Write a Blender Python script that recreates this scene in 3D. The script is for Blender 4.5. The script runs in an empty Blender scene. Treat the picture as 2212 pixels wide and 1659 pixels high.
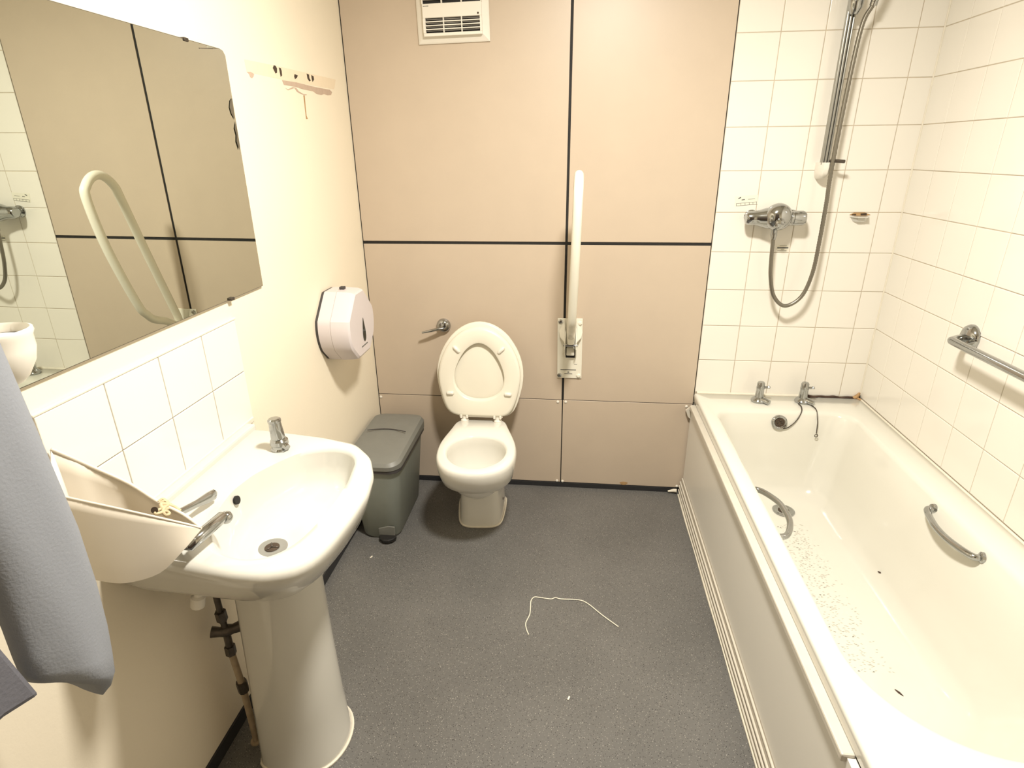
import bpy, bmesh, math, random
from mathutils import Vector, Matrix, Quaternion
random.seed(7)
S = bpy.context.scene
COL = S.collection

# ------------------------------------------------------------------ camera
CX = Vector((0.90, -2.42, 1.493))
F = 1254.636
RW = ((0.99417032, 0.03105552, -0.10325183),
      (0.10740132, -0.36965181, 0.9229423),
      (-0.00950478, -0.92865122, -0.37083226))
cd = bpy.data.cameras.new('camera'); cam = bpy.data.objects.new('camera', cd); COL.objects.link(cam)
cd.sensor_width = 36; cd.lens = F / 2212 * 36; cd.clip_start = 0.02
m3 = Matrix(RW) @ Matrix(((1, 0, 0), (0, -1, 0), (0, 0, -1)))
cam.matrix_world = Matrix.Translation(CX) @ m3.to_4x4()
S.camera = cam
# ------------------------------------------------------------------ world, exposure
w = bpy.data.worlds.new('world'); S.world = w; w.use_nodes = True
w.node_tree.nodes['Background'].inputs[0].default_value = (1, 0.93, 0.8, 1)
w.node_tree.nodes['Background'].inputs[1].default_value = 0.02
S.view_settings.view_transform = 'Standard'; S.view_settings.look = 'None'
S.view_settings.gamma = 1; S.view_settings.use_curve_mapping = False
S.view_settings.exposure = 0.0
LAMP = Vector((1.03, -1.32, 2.35))
LAMP_W = 60.0

# pixel helpers: a pixel gives a direction, the plane it lies on gives the distance
def _dir(p): return Matrix(RW) @ Vector((p[0] - 1106, p[1] - 829.5, F))
def pX(p, x): d = _dir(p); return CX + d * ((x - CX.x) / d.x)
def pY(p, y): d = _dir(p); return CX + d * ((y - CX.y) / d.y)
def pZ(p, z): d = _dir(p); return CX + d * ((z - CX.z) / d.z)

# ------------------------------------------------------------------ materials
def mat(name, col, rough=0.4, metal=0.0, noise=None, bump=0.0, bscale=60, spec=None, coat=0.0):
    m = bpy.data.materials.new(name); m.use_nodes = True
    nt = m.node_tree; b = nt.nodes['Principled BSDF']
    b.inputs['Base Color'].default_value = (*col, 1)
    b.inputs['Roughness'].default_value = rough; b.inputs['Metallic'].default_value = metal
    if spec is not None: b.inputs['Specular IOR Level'].default_value = spec
    if coat: b.inputs['Coat Weight'].default_value = coat; b.inputs['Coat Roughness'].default_value = 0.05
    tc = nt.nodes.new('ShaderNodeTexCoord')
    if noise:
        amt, sc = noise
        n = nt.nodes.new('ShaderNodeTexNoise'); n.inputs['Scale'].default_value = sc
        n.inputs['Detail'].default_value = 4
        nt.links.new(tc.outputs['Object'], n.inputs['Vector'])
        mx = nt.nodes.new('ShaderNodeMix'); mx.data_type = 'RGBA'
        mx.inputs[6].default_value = (*[c * (1 - amt) for c in col], 1)
        mx.inputs[7].default_value = (*[min(1, c * (1 + amt)) for c in col], 1)
        nt.links.new(n.outputs['Fac'], mx.inputs[0]); nt.links.new(mx.outputs[2], b.inputs['Base Color'])
    if bump:
        n2 = nt.nodes.new('ShaderNodeTexNoise'); n2.inputs['Scale'].default_value = bscale
        n2.inputs['Detail'].default_value = 3
        nt.links.new(tc.outputs['Object'], n2.inputs['Vector'])
        bp = nt.nodes.new('ShaderNodeBump'); bp.inputs['Strength'].default_value = bump
        bp.inputs['Distance'].default_value = 0.002
        nt.links.new(n2.outputs['Fac'], bp.inputs['Height']); nt.links.new(bp.outputs['Normal'], b.inputs['Normal'])
    return m
M = {}
M['paint'] = mat('cream_paint', (0.83, 0.75, 0.60), 0.55, noise=(0.03, 3), bump=0.15, bscale=120)
M['ceil'] = mat('ceiling_paint', (0.8, 0.76, 0.66), 0.7, noise=(0.02, 4))
M['panel'] = mat('beige_laminate', (0.53, 0.437, 0.338), 0.40, noise=(0.04, 8), bump=0.06, bscale=300)
M['black'] = mat('black_gap', (0.008, 0.007, 0.006), 0.7, noise=(0.3, 40))
M['tile'] = mat('white_glazed_tile', (0.79, 0.757, 0.685), 0.13, noise=(0.015, 6), bump=0.03, bscale=14)
M['grout'] = mat('stained_grout', (0.50, 0.43, 0.33), 0.85, noise=(0.35, 7))
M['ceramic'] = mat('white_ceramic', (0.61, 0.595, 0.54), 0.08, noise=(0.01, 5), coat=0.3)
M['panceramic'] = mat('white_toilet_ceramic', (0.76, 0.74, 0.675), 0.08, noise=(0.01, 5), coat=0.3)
M['acrylic'] = mat('bath_enamel', (0.69, 0.672, 0.60), 0.12, noise=(0.01, 5), coat=0.2)
M['chrome'] = mat('chrome', (0.42, 0.43, 0.43), 0.12, 1.0, noise=(0.08, 30))
M['steel'] = mat('dull_steel', (0.36, 0.36, 0.34), 0.35, 0.6, noise=(0.06, 40))
M['darkchrome'] = mat('tarnished_metal', (0.10, 0.085, 0.07), 0.4, 0.7, noise=(0.5, 60))
M['copper'] = mat('painted_pipe', (0.42, 0.33, 0.22), 0.5, noise=(0.3, 50))
M['whitepl'] = mat('white_plastic', (0.78, 0.74, 0.66), 0.3, noise=(0.02, 20))
M['seatpl'] = mat('seat_plastic', (0.77, 0.73, 0.62), 0.22, noise=(0.02, 15))
M['lilacpl'] = mat('offwhite_lilac_plastic', (0.66, 0.60, 0.60), 0.35, noise=(0.02, 20))
M['greypl'] = mat('dark_gap_plastic', (0.05, 0.045, 0.045), 0.5, noise=(0.2, 30))
M['railwhite'] = mat('white_coated_steel', (0.78, 0.75, 0.64), 0.25, noise=(0.02, 20))
M['binbody'] = mat('grey_bin_plastic', (0.22, 0.235, 0.205), 0.45, noise=(0.06, 25), bump=0.1, bscale=200)
M['binlid'] = mat('dark_grey_lid_plastic', (0.185, 0.185, 0.165), 0.45, noise=(0.06, 25), bump=0.1, bscale=200)
M['cloth'] = mat('grey_knit_fabric', (0.25, 0.265, 0.295), 0.95, noise=(0.06, 7), bump=0.25, bscale=260)
M['cloth2'] = mat('charcoal_fabric', (0.12, 0.12, 0.14), 0.9, noise=(0.08, 30), bump=0.5, bscale=160)
M['bowlpl'] = mat('cream_plastic', (0.70, 0.64, 0.54), 0.35, noise=(0.03, 12))
M['cord'] = mat('dirty_cord', (0.55, 0.45, 0.28), 0.85, noise=(0.25, 90))
M['string'] = mat('white_string', (0.80, 0.74, 0.62), 0.8, noise=(0.1, 90))
M['skirt'] = mat('dark_vinyl_skirting', (0.022, 0.022, 0.024), 0.5, noise=(0.3, 30))
M['seal'] = mat('white_sealant', (0.73, 0.68, 0.57), 0.5, noise=(0.1, 40))
M['mould'] = mat('brown_black_mould', (0.05, 0.025, 0.015), 0.7, noise=(0.6, 60))
M['stain'] = mat('exposed_plaster_patch', (0.50, 0.38, 0.29), 0.8, noise=(0.12, 60))
M['residue'] = mat('pale_glue_residue', (0.79, 0.67, 0.50), 0.6, noise=(0.05, 60))
M['rust'] = mat('rust_drip', (0.42, 0.26, 0.12), 0.8, noise=(0.3, 80))
M['hole'] = mat('dark_hole', (0.06, 0.04, 0.025), 0.9, noise=(0.4, 80))
M['print'] = mat('grey_print', (0.12, 0.12, 0.11), 0.6, noise=(0.2, 80))
M['label'] = mat('paper_label', (0.76, 0.73, 0.62), 0.5, noise=(0.02, 80))
M['apron'] = mat('grey_white_panel', (0.80, 0.775, 0.71), 0.3, noise=(0.03, 3))
M['trim'] = mat('white_trim', (0.60, 0.56, 0.48), 0.4, noise=(0.08, 30))
M['doorw'] = mat('painted_door', (0.55, 0.45, 0.32), 0.5, noise=(0.05, 10))
M['doord'] = mat('dark_unseen_door', (0.07, 0.045, 0.03), 0.5, noise=(0.25, 12))  # dark so the unseen door throws little light back into the room
M['window'] = mat('dark_green_window', (0.012, 0.016, 0.012), 0.15, noise=(0.2, 20))

def mirror_mat():
    m = mat('silvered_glass', (0.66, 0.69, 0.62), 0.005, 1.0)
    return m
M['mirror'] = mirror_mat()

def floor_mat():
    m = mat('speckled_safety_vinyl', (0.11, 0.105, 0.1), 0.42)
    nt = m.node_tree; b = nt.nodes['Principled BSDF']
    tc = nt.nodes.new('ShaderNodeTexCoord')
    base = nt.nodes.new('ShaderNodeTexNoise'); base.inputs['Scale'].default_value = 3.0; base.inputs['Detail'].default_value = 5
    nt.links.new(tc.outputs['Object'], base.inputs['Vector'])
    r0 = nt.nodes.new('ShaderNodeValToRGB')
    r0.color_ramp.elements[0].position = 0.3; r0.color_ramp.elements[0].color = (0.110, 0.107, 0.101, 1)
    r0.color_ramp.elements[1].position = 0.75; r0.color_ramp.elements[1].color = (0.142, 0.138, 0.130, 1)
    nt.links.new(base.outputs['Fac'], r0.inputs['Fac'])
    cur = r0.outputs['Color']
    for sc, thr, c in ((150, 0.17, (0.30, 0.29, 0.265)), (230, 0.22, (0.22, 0.215, 0.20)), (120, 0.13, (0.36, 0.34, 0.30)), (200, 0.24, (0.03, 0.028, 0.028))):
        v = nt.nodes.new('ShaderNodeTexVoronoi'); v.inputs['Scale'].default_value = sc
        nt.links.new(tc.outputs['Object'], v.inputs['Vector'])
        lt = nt.nodes.new('ShaderNodeMath'); lt.operation = 'LESS_THAN'; lt.inputs[1].default_value = thr
        nt.links.new(v.outputs['Distance'], lt.inputs[0])
        sx = nt.nodes.new('ShaderNodeSeparateColor'); nt.links.new(v.outputs['Color'], sx.inputs[0])
        g = nt.nodes.new('ShaderNodeMath'); g.operation = 'GREATER_THAN'; g.inputs[1].default_value = 0.45
        nt.links.new(sx.outputs[0], g.inputs[0])
        mu = nt.nodes.new('ShaderNodeMath'); mu.operation = 'MULTIPLY'
        nt.links.new(lt.outputs[0], mu.inputs[0]); nt.links.new(g.outputs[0], mu.inputs[1])
        mx = nt.nodes.new('ShaderNodeMix'); mx.data_type = 'RGBA'; mx.inputs[7].default_value = (*c, 1)
        nt.links.new(mu.outputs[0], mx.inputs[0]); nt.links.new(cur, mx.inputs[6]); cur = mx.outputs[2]
    nt.links.new(cur, b.inputs['Base Color'])
    n2 = nt.nodes.new('ShaderNodeTexNoise'); n2.inputs['Scale'].default_value = 420
    nt.links.new(tc.outputs['Object'], n2.inputs['Vector'])
    bp = nt.nodes.new('ShaderNodeBump'); bp.inputs['Strength'].default_value = 0.25; bp.inputs['Distance'].default_value = 0.001
    nt.links.new(n2.outputs['Fac'], bp.inputs['Height']); nt.links.new(bp.outputs['Normal'], b.inputs['Normal'])
    return m
M['floor'] = floor_mat()
def emit_mat(name, col, st):
    m = bpy.data.materials.new(name); m.use_nodes = True
    b = m.node_tree.nodes['Principled BSDF']; b.inputs['Base Color'].default_value = (0.8, 0.78, 0.7, 1)
    b.inputs['Emission Color'].default_value = (*col, 1); b.inputs['Emission Strength'].default_value = st
    return m
M['glow'] = emit_mat('lit_opal_diffuser', (1, 0.95, 0.86), 6)

# ------------------------------------------------------------------ builders
def link(name, me, m=None, parent=None, smooth=False):
    o = bpy.data.objects.new(name, me); COL.objects.link(o)
    if m and not me.materials: me.materials.append(M[m])
    if parent: o.parent = parent
    if smooth:
        for p in me.polygons: p.use_smooth = True
    return o
def raw(name, vs, fs, m, parent=None, smooth=False, sharp=None):
    me = bpy.data.meshes.new(name); me.from_pydata([tuple(v) for v in vs], [], fs)
    bm = bmesh.new(); bm.from_mesh(me); bmesh.ops.remove_doubles(bm, verts=bm.verts, dist=1e-6)
    bmesh.ops.recalc_face_normals(bm, faces=bm.faces)
    if smooth and sharp:
        for e in bm.edges:
            if len(e.link_faces) == 2 and e.calc_face_angle(0) > sharp: e.smooth = False
    bm.to_mesh(me); bm.free(); me.update()
    return link(name, me, m, parent, smooth)
def box_mesh(name, lo, hi, bev=0.0, seg=2):
    bm = bmesh.new(); bmesh.ops.create_cube(bm, size=1)
    lo = Vector(lo); hi = Vector(hi)
    for v in bm.verts: v.co = Vector([(lo[i] + hi[i]) / 2 + v.co[i] * (hi[i] - lo[i]) for i in range(3)])
    if bev: bmesh.ops.bevel(bm, geom=list(bm.edges), offset=bev, segments=seg, profile=0.5, affect='EDGES')
    me = bpy.data.meshes.new(name); bm.to_mesh(me); bm.free(); return me
def box(name, lo, hi, m, parent=None, bev=0.0, seg=2):
    return link(name, box_mesh(name, lo, hi, bev, seg), m, parent)
def loft(name, rings, m, parent=None, cap0=True, cap1=True, smooth=True, sharp=0.7, closed=True):
    n = len(rings[0]); vs = [v for r in rings for v in r]; fs = []
    for i in range(len(rings) - 1):
        for j in range(n if closed else n - 1):
            a = i * n + j; b = i * n + (j + 1) % n
            fs.append((a, b, b + n, a + n))
    if cap0: fs.append(tuple(range(n)))
    if cap1: fs.append(tuple(range((len(rings) - 1) * n, len(rings) * n)))
    return raw(name, vs, fs, m, parent, smooth, sharp)
def catm(pts, k=6):
    pts = [Vector(p) for p in pts]; out = []
    P = [pts[0] * 2 - pts[1]] + pts + [pts[-1] * 2 - pts[-2]]
    for i in range(1, len(P) - 2):
        for s in range(k):
            t = s / k; a, b, c, d = P[i - 1], P[i], P[i + 1], P[i + 2]
            out.append(0.5 * ((2 * b) + (c - a) * t + (2 * a - 5 * b + 4 * c - d) * t * t + (3 * b - a - 3 * c + d) * t ** 3))
    out.append(pts[-1]); return out
def tube(name, pts, r, m, parent=None, n=12, flat=None, sharp=0.9):
    pts = [Vector(p) for p in pts]; rings = []
    N = len(pts); rs = r if isinstance(r, (list, tuple)) else [r] * N
    T = [(pts[min(i + 1, N - 1)] - pts[max(i - 1, 0)]).normalized() for i in range(N)]
    up = Vector((0, 0, 1)) if abs(T[0].z) < 0.9 else Vector((1, 0, 0))
    nrm = (up - T[0] * up.dot(T[0])).normalized()
    for i in range(N):
        nrm = (nrm - T[i] * nrm.dot(T[i])).normalized(); bn = T[i].cross(nrm)
        fa, fb = flat if flat else (1, 1)
        rings.append([pts[i] + (nrm * math.cos(2 * math.pi * k / n) * fa + bn * math.sin(2 * math.pi * k / n) * fb) * rs[i] for k in range(n)])
    return loft(name, rings, m, parent, sharp=sharp)
def lathe(name, prof, org, axis, m, parent=None, n=24, sharp=0.6):
    a = Vector(axis).normalized(); org = Vector(org)
    u = a.orthogonal().normalized(); v = a.cross(u)
    rings = [[org + a * h + (u * math.cos(2 * math.pi * k / n) + v * math.sin(2 * math.pi * k / n)) * max(r, 1e-5) for k in range(n)] for r, h in prof]
    return loft(name, rings, m, parent, sharp=sharp)
def prism(name, poly, depth, m, parent=None, smooth=False, bev=0.0):
    """poly: 3D points in one plane; extruded by the vector depth"""
    poly = [Vector(p) for p in poly]; d = Vector(depth); n = len(poly)
    vs = poly + [p + d for p in poly]
    fs = [tuple(range(n)), tuple(range(n, 2 * n))] + [(i, (i + 1) % n, (i + 1) % n + n, i + n) for i in range(n)]
    o = raw(name, vs, fs, m, parent, smooth)
    if bev:
        bm = bmesh.new(); bm.from_mesh(o.data)
        es = [e for e in bm.edges if len(e.link_faces) == 2 and e.calc_face_angle(0) > 0.5]
        bmesh.ops.bevel(bm, geom=es, offset=bev, segments=2, profile=0.5, affect='EDGES'); bm.to_mesh(o.data); bm.free()
    return o
def sym_outline(half, n, fix=lambda u, h: (u, h)):
    """half: list of (u, halfwidth) from back to front, returns n points (u, w) resampled by arc length"""
    pts = [(u, h) for u, h in half] + [(u, -h) for u, h in reversed(half) if h > 1e-6]
    P = [Vector((a, b, 0)) for a, b in pts]; P2 = P + [P[0]]
    L = [0]
    for i in range(len(P)): L.append(L[-1] + (P2[i + 1] - P2[i]).length)
    out = []
    for k in range(n):
        t = L[-1] * k / n; i = max(j for j in range(len(P)) if L[j] <= t + 1e-9)
        s = (t - L[i]) / max(1e-9, L[i + 1] - L[i]); q = P2[i].lerp(P2[i + 1], s); out.append((q.x, q.y))
    return out
def smooth_loop(pts, it=2):
    for _ in range(it):
        n = len(pts)
        pts = [tuple(0.25 * pts[i - 1][k] + 0.5 * pts[i][k] + 0.25 * pts[(i + 1) % n][k] for k in range(2)) for i in range(n)]
    return pts
def struct(o):
    o['kind'] = 'structure'; return o
def tag(o, label, cat, group=None):
    o['label'] = label; o['category'] = cat
    if group: o['group'] = group
    return o
def thing(name, label, cat, loc, group=None):
    o = bpy.data.objects.new(name, None); COL.objects.link(o); o.location = loc; o.empty_display_size = 0.05
    return tag(o, label, cat, group)
def fix_parents():
    """geometry is written in world coordinates; keep it there when the parent Empty sits at the thing's base"""
    for o in COL.objects:
        if o.parent and o.parent.type == 'EMPTY':
            o.matrix_parent_inverse = Matrix.Translation(-o.parent.location)

XR = 2.118; H = 2.38; YF = -2.85
# ================================================================== SETTING
floor = struct(box('floor', (-0.12, YF - 0.1, -0.06), (XR + 0.12, 0.12, 0), 'floor'))
ceil_ = struct(box('ceiling', (-0.12, YF - 0.1, H), (XR + 0.12, 0.12, H + 0.06), 'ceil'))
wl = struct(box('wall_left', (-0.12, YF, 0), (0, 0.006, H), 'paint'))
wb = struct(box('wall_back', (-0.12, 0.0065, 0), (XR + 0.12, 0.12, H), 'paint'))
wr = struct(box('wall_right', (XR + 0.0065, YF, 0), (XR + 0.12, 0.006, H), 'paint'))
wf = struct(box('wall_front', (-0.12, YF - 0.1, 0), (XR + 0.12, YF, H), 'paint'))
bl = struct(box('baseboard_left', (0.0, YF, 0.0), (0.006, -0.002, 0.042), 'skirt'))
bb = struct(box('baseboard_back', (0.006, -0.006, 0.0), (1.400, 0.004, 0.022), 'skirt'))
# unseen door behind the camera, made wide and dark to cut fill light
dr = struct(box('door_1', (0.50, YF, 0.005), (1.50, YF + 0.04, 2.08), 'doord', bev=0.003))
hd = lathe('door_handle', [(0.026, 0), (0.026, 0.008), (0.01, 0.012), (0.01, 0.05)], (0.58, YF + 0.04, 1.0), (0, 1, 0), 'chrome', dr)
tube('door_lever', [(0.58, YF + 0.09, 1.0), (0.70, YF + 0.09, 1.0)], 0.009, 'chrome', dr)
for i, (a, b) in enumerate((((0.44, YF, 0), (0.50, YF + 0.05, 2.14)), ((1.50, YF, 0), (1.56, YF + 0.05, 2.14)), ((0.50, YF, 2.08), (1.50, YF + 0.05, 2.14)))):
    struct(box('trim_%d' % (i + 1), a, b, 'doord', bev=0.004))

# laminate panels on the back wall
box('panel_backing', (0.0, 0.003, 0.0), (1.436, 0.0066, H), 'black', wb)
PX = ((0.004, 0.8535), (0.8635, 1.4310)); PZ = ((0.024, 0.4495), (0.4525, 1.139), (1.151, H))
caps = {(0, 0): [(823, 857), (1205, 868), (1203, 1038)], (1, 0): [(1222, 868), (1483, 878), (1215, 1039), (1462, 1050)]}
for i, (x0, x1) in enumerate(PX):
    for k, (z0, z1) in enumerate(PZ):
        # the vertical gap is only wide above the lower seam
        if k == 0: x0_, x1_ = (x0, 0.8562) if i == 0 else (0.8605, x1)
        else: x0_, x1_ = x0, x1
        p = box('wall_panel', (x0_, 0.0, z0), (x1_, 0.0035, z1), 'panel', wb, bev=0.0008, seg=1)
        for c in caps.get((i, k), ()):
            w_ = pY(c, 0)
            lathe('screw_cap', [(0.0065, -0.001), (0.0065, 0.002), (0.004, 0.004), (0.001, 0.0045)], (w_.x, 0.0, w_.z), (0, -1, 0), 'whitepl', p, n=14)
        if (i, k) == (1, 0):
            s_ = pY((1347, 1044), 0)
            poly = [(s_.x + 0.018 * math.cos(a) * (1 + 0.2 * math.sin(3 * a)), 0.0, s_.z + 0.009 * math.sin(a)) for a in [j * math.pi / 8 for j in range(16)]]
            prism('rust_stain', poly, (0, -0.0004, 0), 'rust', p)

# tiles
TB = box_mesh('tile', (-0.5, -0.003, -0.5), (0.5, 0.003, 0.5))
def tile_mesh(name, sx, sz):
    bm = bmesh.new(); bmesh.ops.create_cube(bm, size=1)
    for v in bm.verts: v.co = Vector((v.co.x * sx, v.co.y * 0.006, v.co.z * sz))
    es = [e for e in bm.edges if all(v.co.y < 0 for v in e.verts)]
    bmesh.ops.bevel(bm, geom=es, offset=0.0018, segments=2, profile=0.5, affect='EDGES')
    me = bpy.data.meshes.new(name); bm.to_mesh(me); bm.free(); me.materials.append(M['tile']); return me
_tc = {}
def put_tile(parent, side, a0, a1, z0, z1):
    key = (round(a1 - a0, 4), round(z1 - z0, 4))
    if key not in _tc: _tc[key] = tile_mesh('tile', a1 - a0, z1 - z0)
    o = bpy.data.objects.new('tile', _tc[key]); COL.objects.link(o); o.parent = parent
    o['_local'] = 1
    j = lambda s: random.uniform(-s, s)
    if side == 'back': o.location = ((a0 + a1) / 2, 0.003 + j(0.0002), (z0 + z1) / 2); rz = 0
    elif side == 'right': o.location = (XR + 0.003 + j(0.0002), (a0 + a1) / 2, (z0 + z1) / 2); rz = -math.pi / 2
    else: o.location = (0.0045 + j(0.0002), (a0 + a1) / 2, (z0 + z1) / 2); rz = math.pi / 2
    o.rotation_euler = (j(0.0025), 0, rz + j(0.0025))
    return o
G = 0.0011
zl = [0.510, 0.660] + [0.660 + 0.1517 * k for k in range(1, 11)] + [2.2768, H]
zl = sorted(set(round(z, 4) for z in zl))
xl = [1.4345, 1.585, 1.734, 1.8845, 2.034, XR]
for a, b in zip(xl, xl[1:]):
    for c, d in zip(zl, zl[1:]):
        if d - c > 0.02: put_tile(wb, 'back', a + G, b - G, c + G, d - G)
yl = [0.0, -0.137] + [-0.137 - 0.1535 * k for k in range(1, 12)]
for a, b in zip(yl, yl[1:]):
    for c, d in zip(zl, zl[1:]):
        if d - c > 0.02: put_tile(wr, 'right', b + G, a - G, c + G, d - G)
box('grout_bed', (1.4345, 0.0016, 0.46), (XR, 0.0064, H), 'grout', wb)
box('grout_bed', (XR + 0.0016, yl[-1], 0.46), (XR + 0.0064, 0.0, H), 'grout', wr)
tube('corner_bead', [(XR - 0.001, -0.001, 0.52), (XR - 0.001, -0.001, H - 0.01)], 0.0035, 'seal', wb, n=8)
# splashback tiles above the basin
box('grout_bed', (0.0, -1.648, 0.79), (0.003, -1.018, 1.09), 'grout', wl)
sy = [-1.018, -1.1655, -1.321, -1.4765, -1.632]
for a, b in zip(sy, sy[1:]):
    for c, d in ((0.79, 0.9435), (0.9435, 1.089)): put_tile(wl, 'left', b + G, a - G, c + G, d - G)
box('splashback_bead', (0.0, -1.634, 1.088), (0.0085, -1.014, 1.094), 'seal', wl, bev=0.002)
box('basin_bead', (0.0, -1.60, 0.792), (0.010, -1.02, 0.808), 'seal', wl, bev=0.003)

# marks left on the left wall by a removed coat rail
def wallmark(name, px, m, t):
    poly = [pX(p, 0.0) for p in px]; prism(name, poly, (t, 0, 0), m, wl)
wallmark('glue_residue', [(527, 128), (600, 143), (725, 172), (722, 193), (610, 172), (533, 155)], 'residue', 0.0003)
wallmark('paint_patch', [(533, 155), (541, 155), (549, 160), (547, 166), (544, 169), (540, 166), (538, 160)], 'stain', 0.0006)
wallmark('paint_patch', [(609, 173), (640, 178), (680, 188), (712, 194), (717, 199), (715, 205), (708, 206), (700, 203), (694, 205), (684, 203), (676, 197), (655, 193), (640, 188), (613, 183)], 'stain', 0.0006)
wallmark('paint_patch', [(616, 190), (622, 193), (632, 188), (640, 190), (645, 197), (655, 203), (663, 204), (661, 206), (650, 203), (641, 198), (636, 190), (622, 195)], 'stain', 0.0006)
wallmark('rust_drip', [(655, 206), (658, 206), (660, 230), (662, 250), (665, 257), (661, 257), (659, 240), (657, 222)], 'rust', 0.0005)
for px in ([(589, 147), (591, 141), (595, 142), (598, 148), (598, 157), (595, 159), (592, 153)], [(602, 146), (606, 147), (608, 153), (609, 163), (606, 166), (604, 156)],
           [(636, 160), (643, 163), (641, 168), (637, 171), (635, 165)], [(662, 159), (667, 161), (668, 169), (671, 174), (668, 176), (664, 170)], [(672, 162), (677, 165), (678, 172), (675, 177), (673, 170)]):
    wallmark('screw_hole', px, 'hole', 0.0008)

# ceiling lamp
lamp = thing('ceiling_lamp', 'round white ceiling lamp with lit opal glass diffuser', 'lamp', (LAMP.x, LAMP.y, H))
lathe('lamp_base', [(0.15, 0), (0.15, 0.02), (0.14, 0.026), (0.0, 0.026)], (LAMP.x, LAMP.y, H), (0, 0, -1), 'whitepl', lamp, n=40)
lathe('diffuser', [(0.135, 0.026), (0.132, 0.035), (0.115, 0.05), (0.07, 0.06), (0.0, 0.063)], (LAMP.x, LAMP.y, H), (0, 0, -1), 'glow', lamp, n=40)
ld = bpy.data.lights.new('lamp_light', 'AREA'); ld.shape = 'DISK'; ld.size = 0.22; ld.energy = LAMP_W; ld.color = (1, 0.95, 0.86)
lo_ = bpy.data.objects.new('lamp_light', ld); COL.objects.link(lo_); lo_.location = (LAMP.x, LAMP.y, H - 0.068); lo_.parent = lamp

# ================================================================== BATH
BY1 = -1.70; BX0 = 1.43; BX1 = XR - 0.002; RZ = 0.506
bath = thing('bath', 'white enamelled bath with rolled rim along the tiled corner', 'bath', (1.77, -0.85, 0))
NB = 96
def bath_ring(x0, x1, y0, y1, z, rc, n=NB, near=None):
    """rounded rectangle, near end (y1) may be a wider arc"""
    pts = []
    near = near or rc
    def arc(cx, cy, rx, ry, a0, a1, k):
        for i in range(k): 
            a = a0 + (a1 - a0) * i / (k - 1); pts.append((cx + rx * math.cos(a), cy + ry * math.sin(a)))
    k = n // 4
    arc(x1 - rc, y0 - rc, rc, rc, 0, math.pi / 2, k)
    arc(x0 + rc, y0 - rc, rc, rc, math.pi / 2, math.pi, k)
    nx = min(near, (x1 - x0) / 2 - 0.002)
    arc(x0 + nx, y1 + near, nx, near, math.pi, 1.5 * math.pi, k)
    arc(x1 - nx, y1 + near, nx, near, 1.5 * math.pi, 2 * math.pi, k)
    return [Vector((a, b, z)) for a, b in pts]
ix0, ix1, iy0, iy1 = 1.488, 2.012, -0.165, -1.637
rings = [bath_ring(BX0 + 0.007, BX1, -0.001, BY1 + 0.008, RZ - 0.0455, 0.008),
         bath_ring(BX0 + 0.001, BX1, -0.001, BY1, RZ - 0.011, 0.008),
         bath_ring(BX0 + 0.003, BX1, -0.002, BY1 + 0.003, RZ - 0.002, 0.008),
         bath_ring(BX0 + 0.008, BX1 - 0.002, -0.004, BY1 + 0.008, RZ, 0.008),
         bath_ring(ix0 - 0.012, ix1 + 0.012, iy0 + 0.012, iy1 - 0.012, RZ, 0.09, near=0.24),
         bath_ring(ix0 - 0.003, ix1 + 0.003, iy0 + 0.003, iy1 - 0.003, RZ - 0.004, 0.085, near=0.235),
         bath_ring(ix0 + 0.004, ix1 - 0.005, iy0 - 0.005, iy1 + 0.008, RZ - 0.016, 0.082, near=0.23),
         bath_ring(ix0 + 0.022, ix1 - 0.03, iy0 - 0.018, iy1 + 0.07, 0.40, 0.08, near=0.225),
         bath_ring(ix0 + 0.040, ix1 - 0.055, iy0 - 0.035, iy1 + 0.16, 0.28, 0.085, near=0.215),
         bath_ring(ix0 + 0.055, ix1 - 0.075, iy0 - 0.055, iy1 + 0.24, 0.195, 0.09, near=0.20),
         bath_ring(ix0 + 0.075, ix1 - 0.10, iy0 - 0.085, iy1 + 0.30, 0.158, 0.09, near=0.18),
         bath_ring(ix0 + 0.11, ix1 - 0.14, iy0 - 0.13, iy1 + 0.37, 0.144, 0.08, near=0.15),
         bath_ring(ix0 + 0.17, ix1 - 0.19, iy0 - 0.22, iy1 + 0.50, 0.140, 0.05, near=0.07)]
tub = loft('tub', rings, 'acrylic', bath, cap0=False, cap1=True, sharp=1.2)
# overflow on the tap end wall, waste in the floor
oc = Vector((1.742, -0.181, 0.462)); on = Vector((0, -1, 0.15)).normalized()
ov = lathe('overflow_ring', [(0.030, -0.012), (0.030, 0.003), (0.027, 0.006), (0.022, 0.005), (0.018, 0.001), (0.0, 0.0005)], oc, on, 'chrome', bath, n=28)
lathe('overflow_grille', [(0.019, 0.001), (0.019, 0.0035), (0.0, 0.0035)], oc + Vector((0.002, 0, 0)), on, 'hole', ov, n=20)
for k in range(5):
    a = 2 * math.pi * k / 5 + 0.3
    lathe('grille_stud', [(0.003, 0.003), (0.003, 0.006), (0.0, 0.006)], oc + Vector((0.009 * math.cos(a), 0, 0.009 * math.sin(a))), on, 'darkchrome', ov, n=8)
wc = Vector((1.76, -0.335, 0.1445))
ws = lathe('bath_waste', [(0.042, -0.002), (0.042, 0.002), (0.036, 0.004), (0.030, 0.002), (0.022, 0.001), (0.0, 0.001)], wc, (0, 0, 1), 'chrome', bath, n=28)
lathe('waste_hole', [(0.021, 0.0012), (0.021, 0.0022), (0, 0.0022)], wc, (0, 0, 1), 'hole', ws, n=20)
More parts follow.
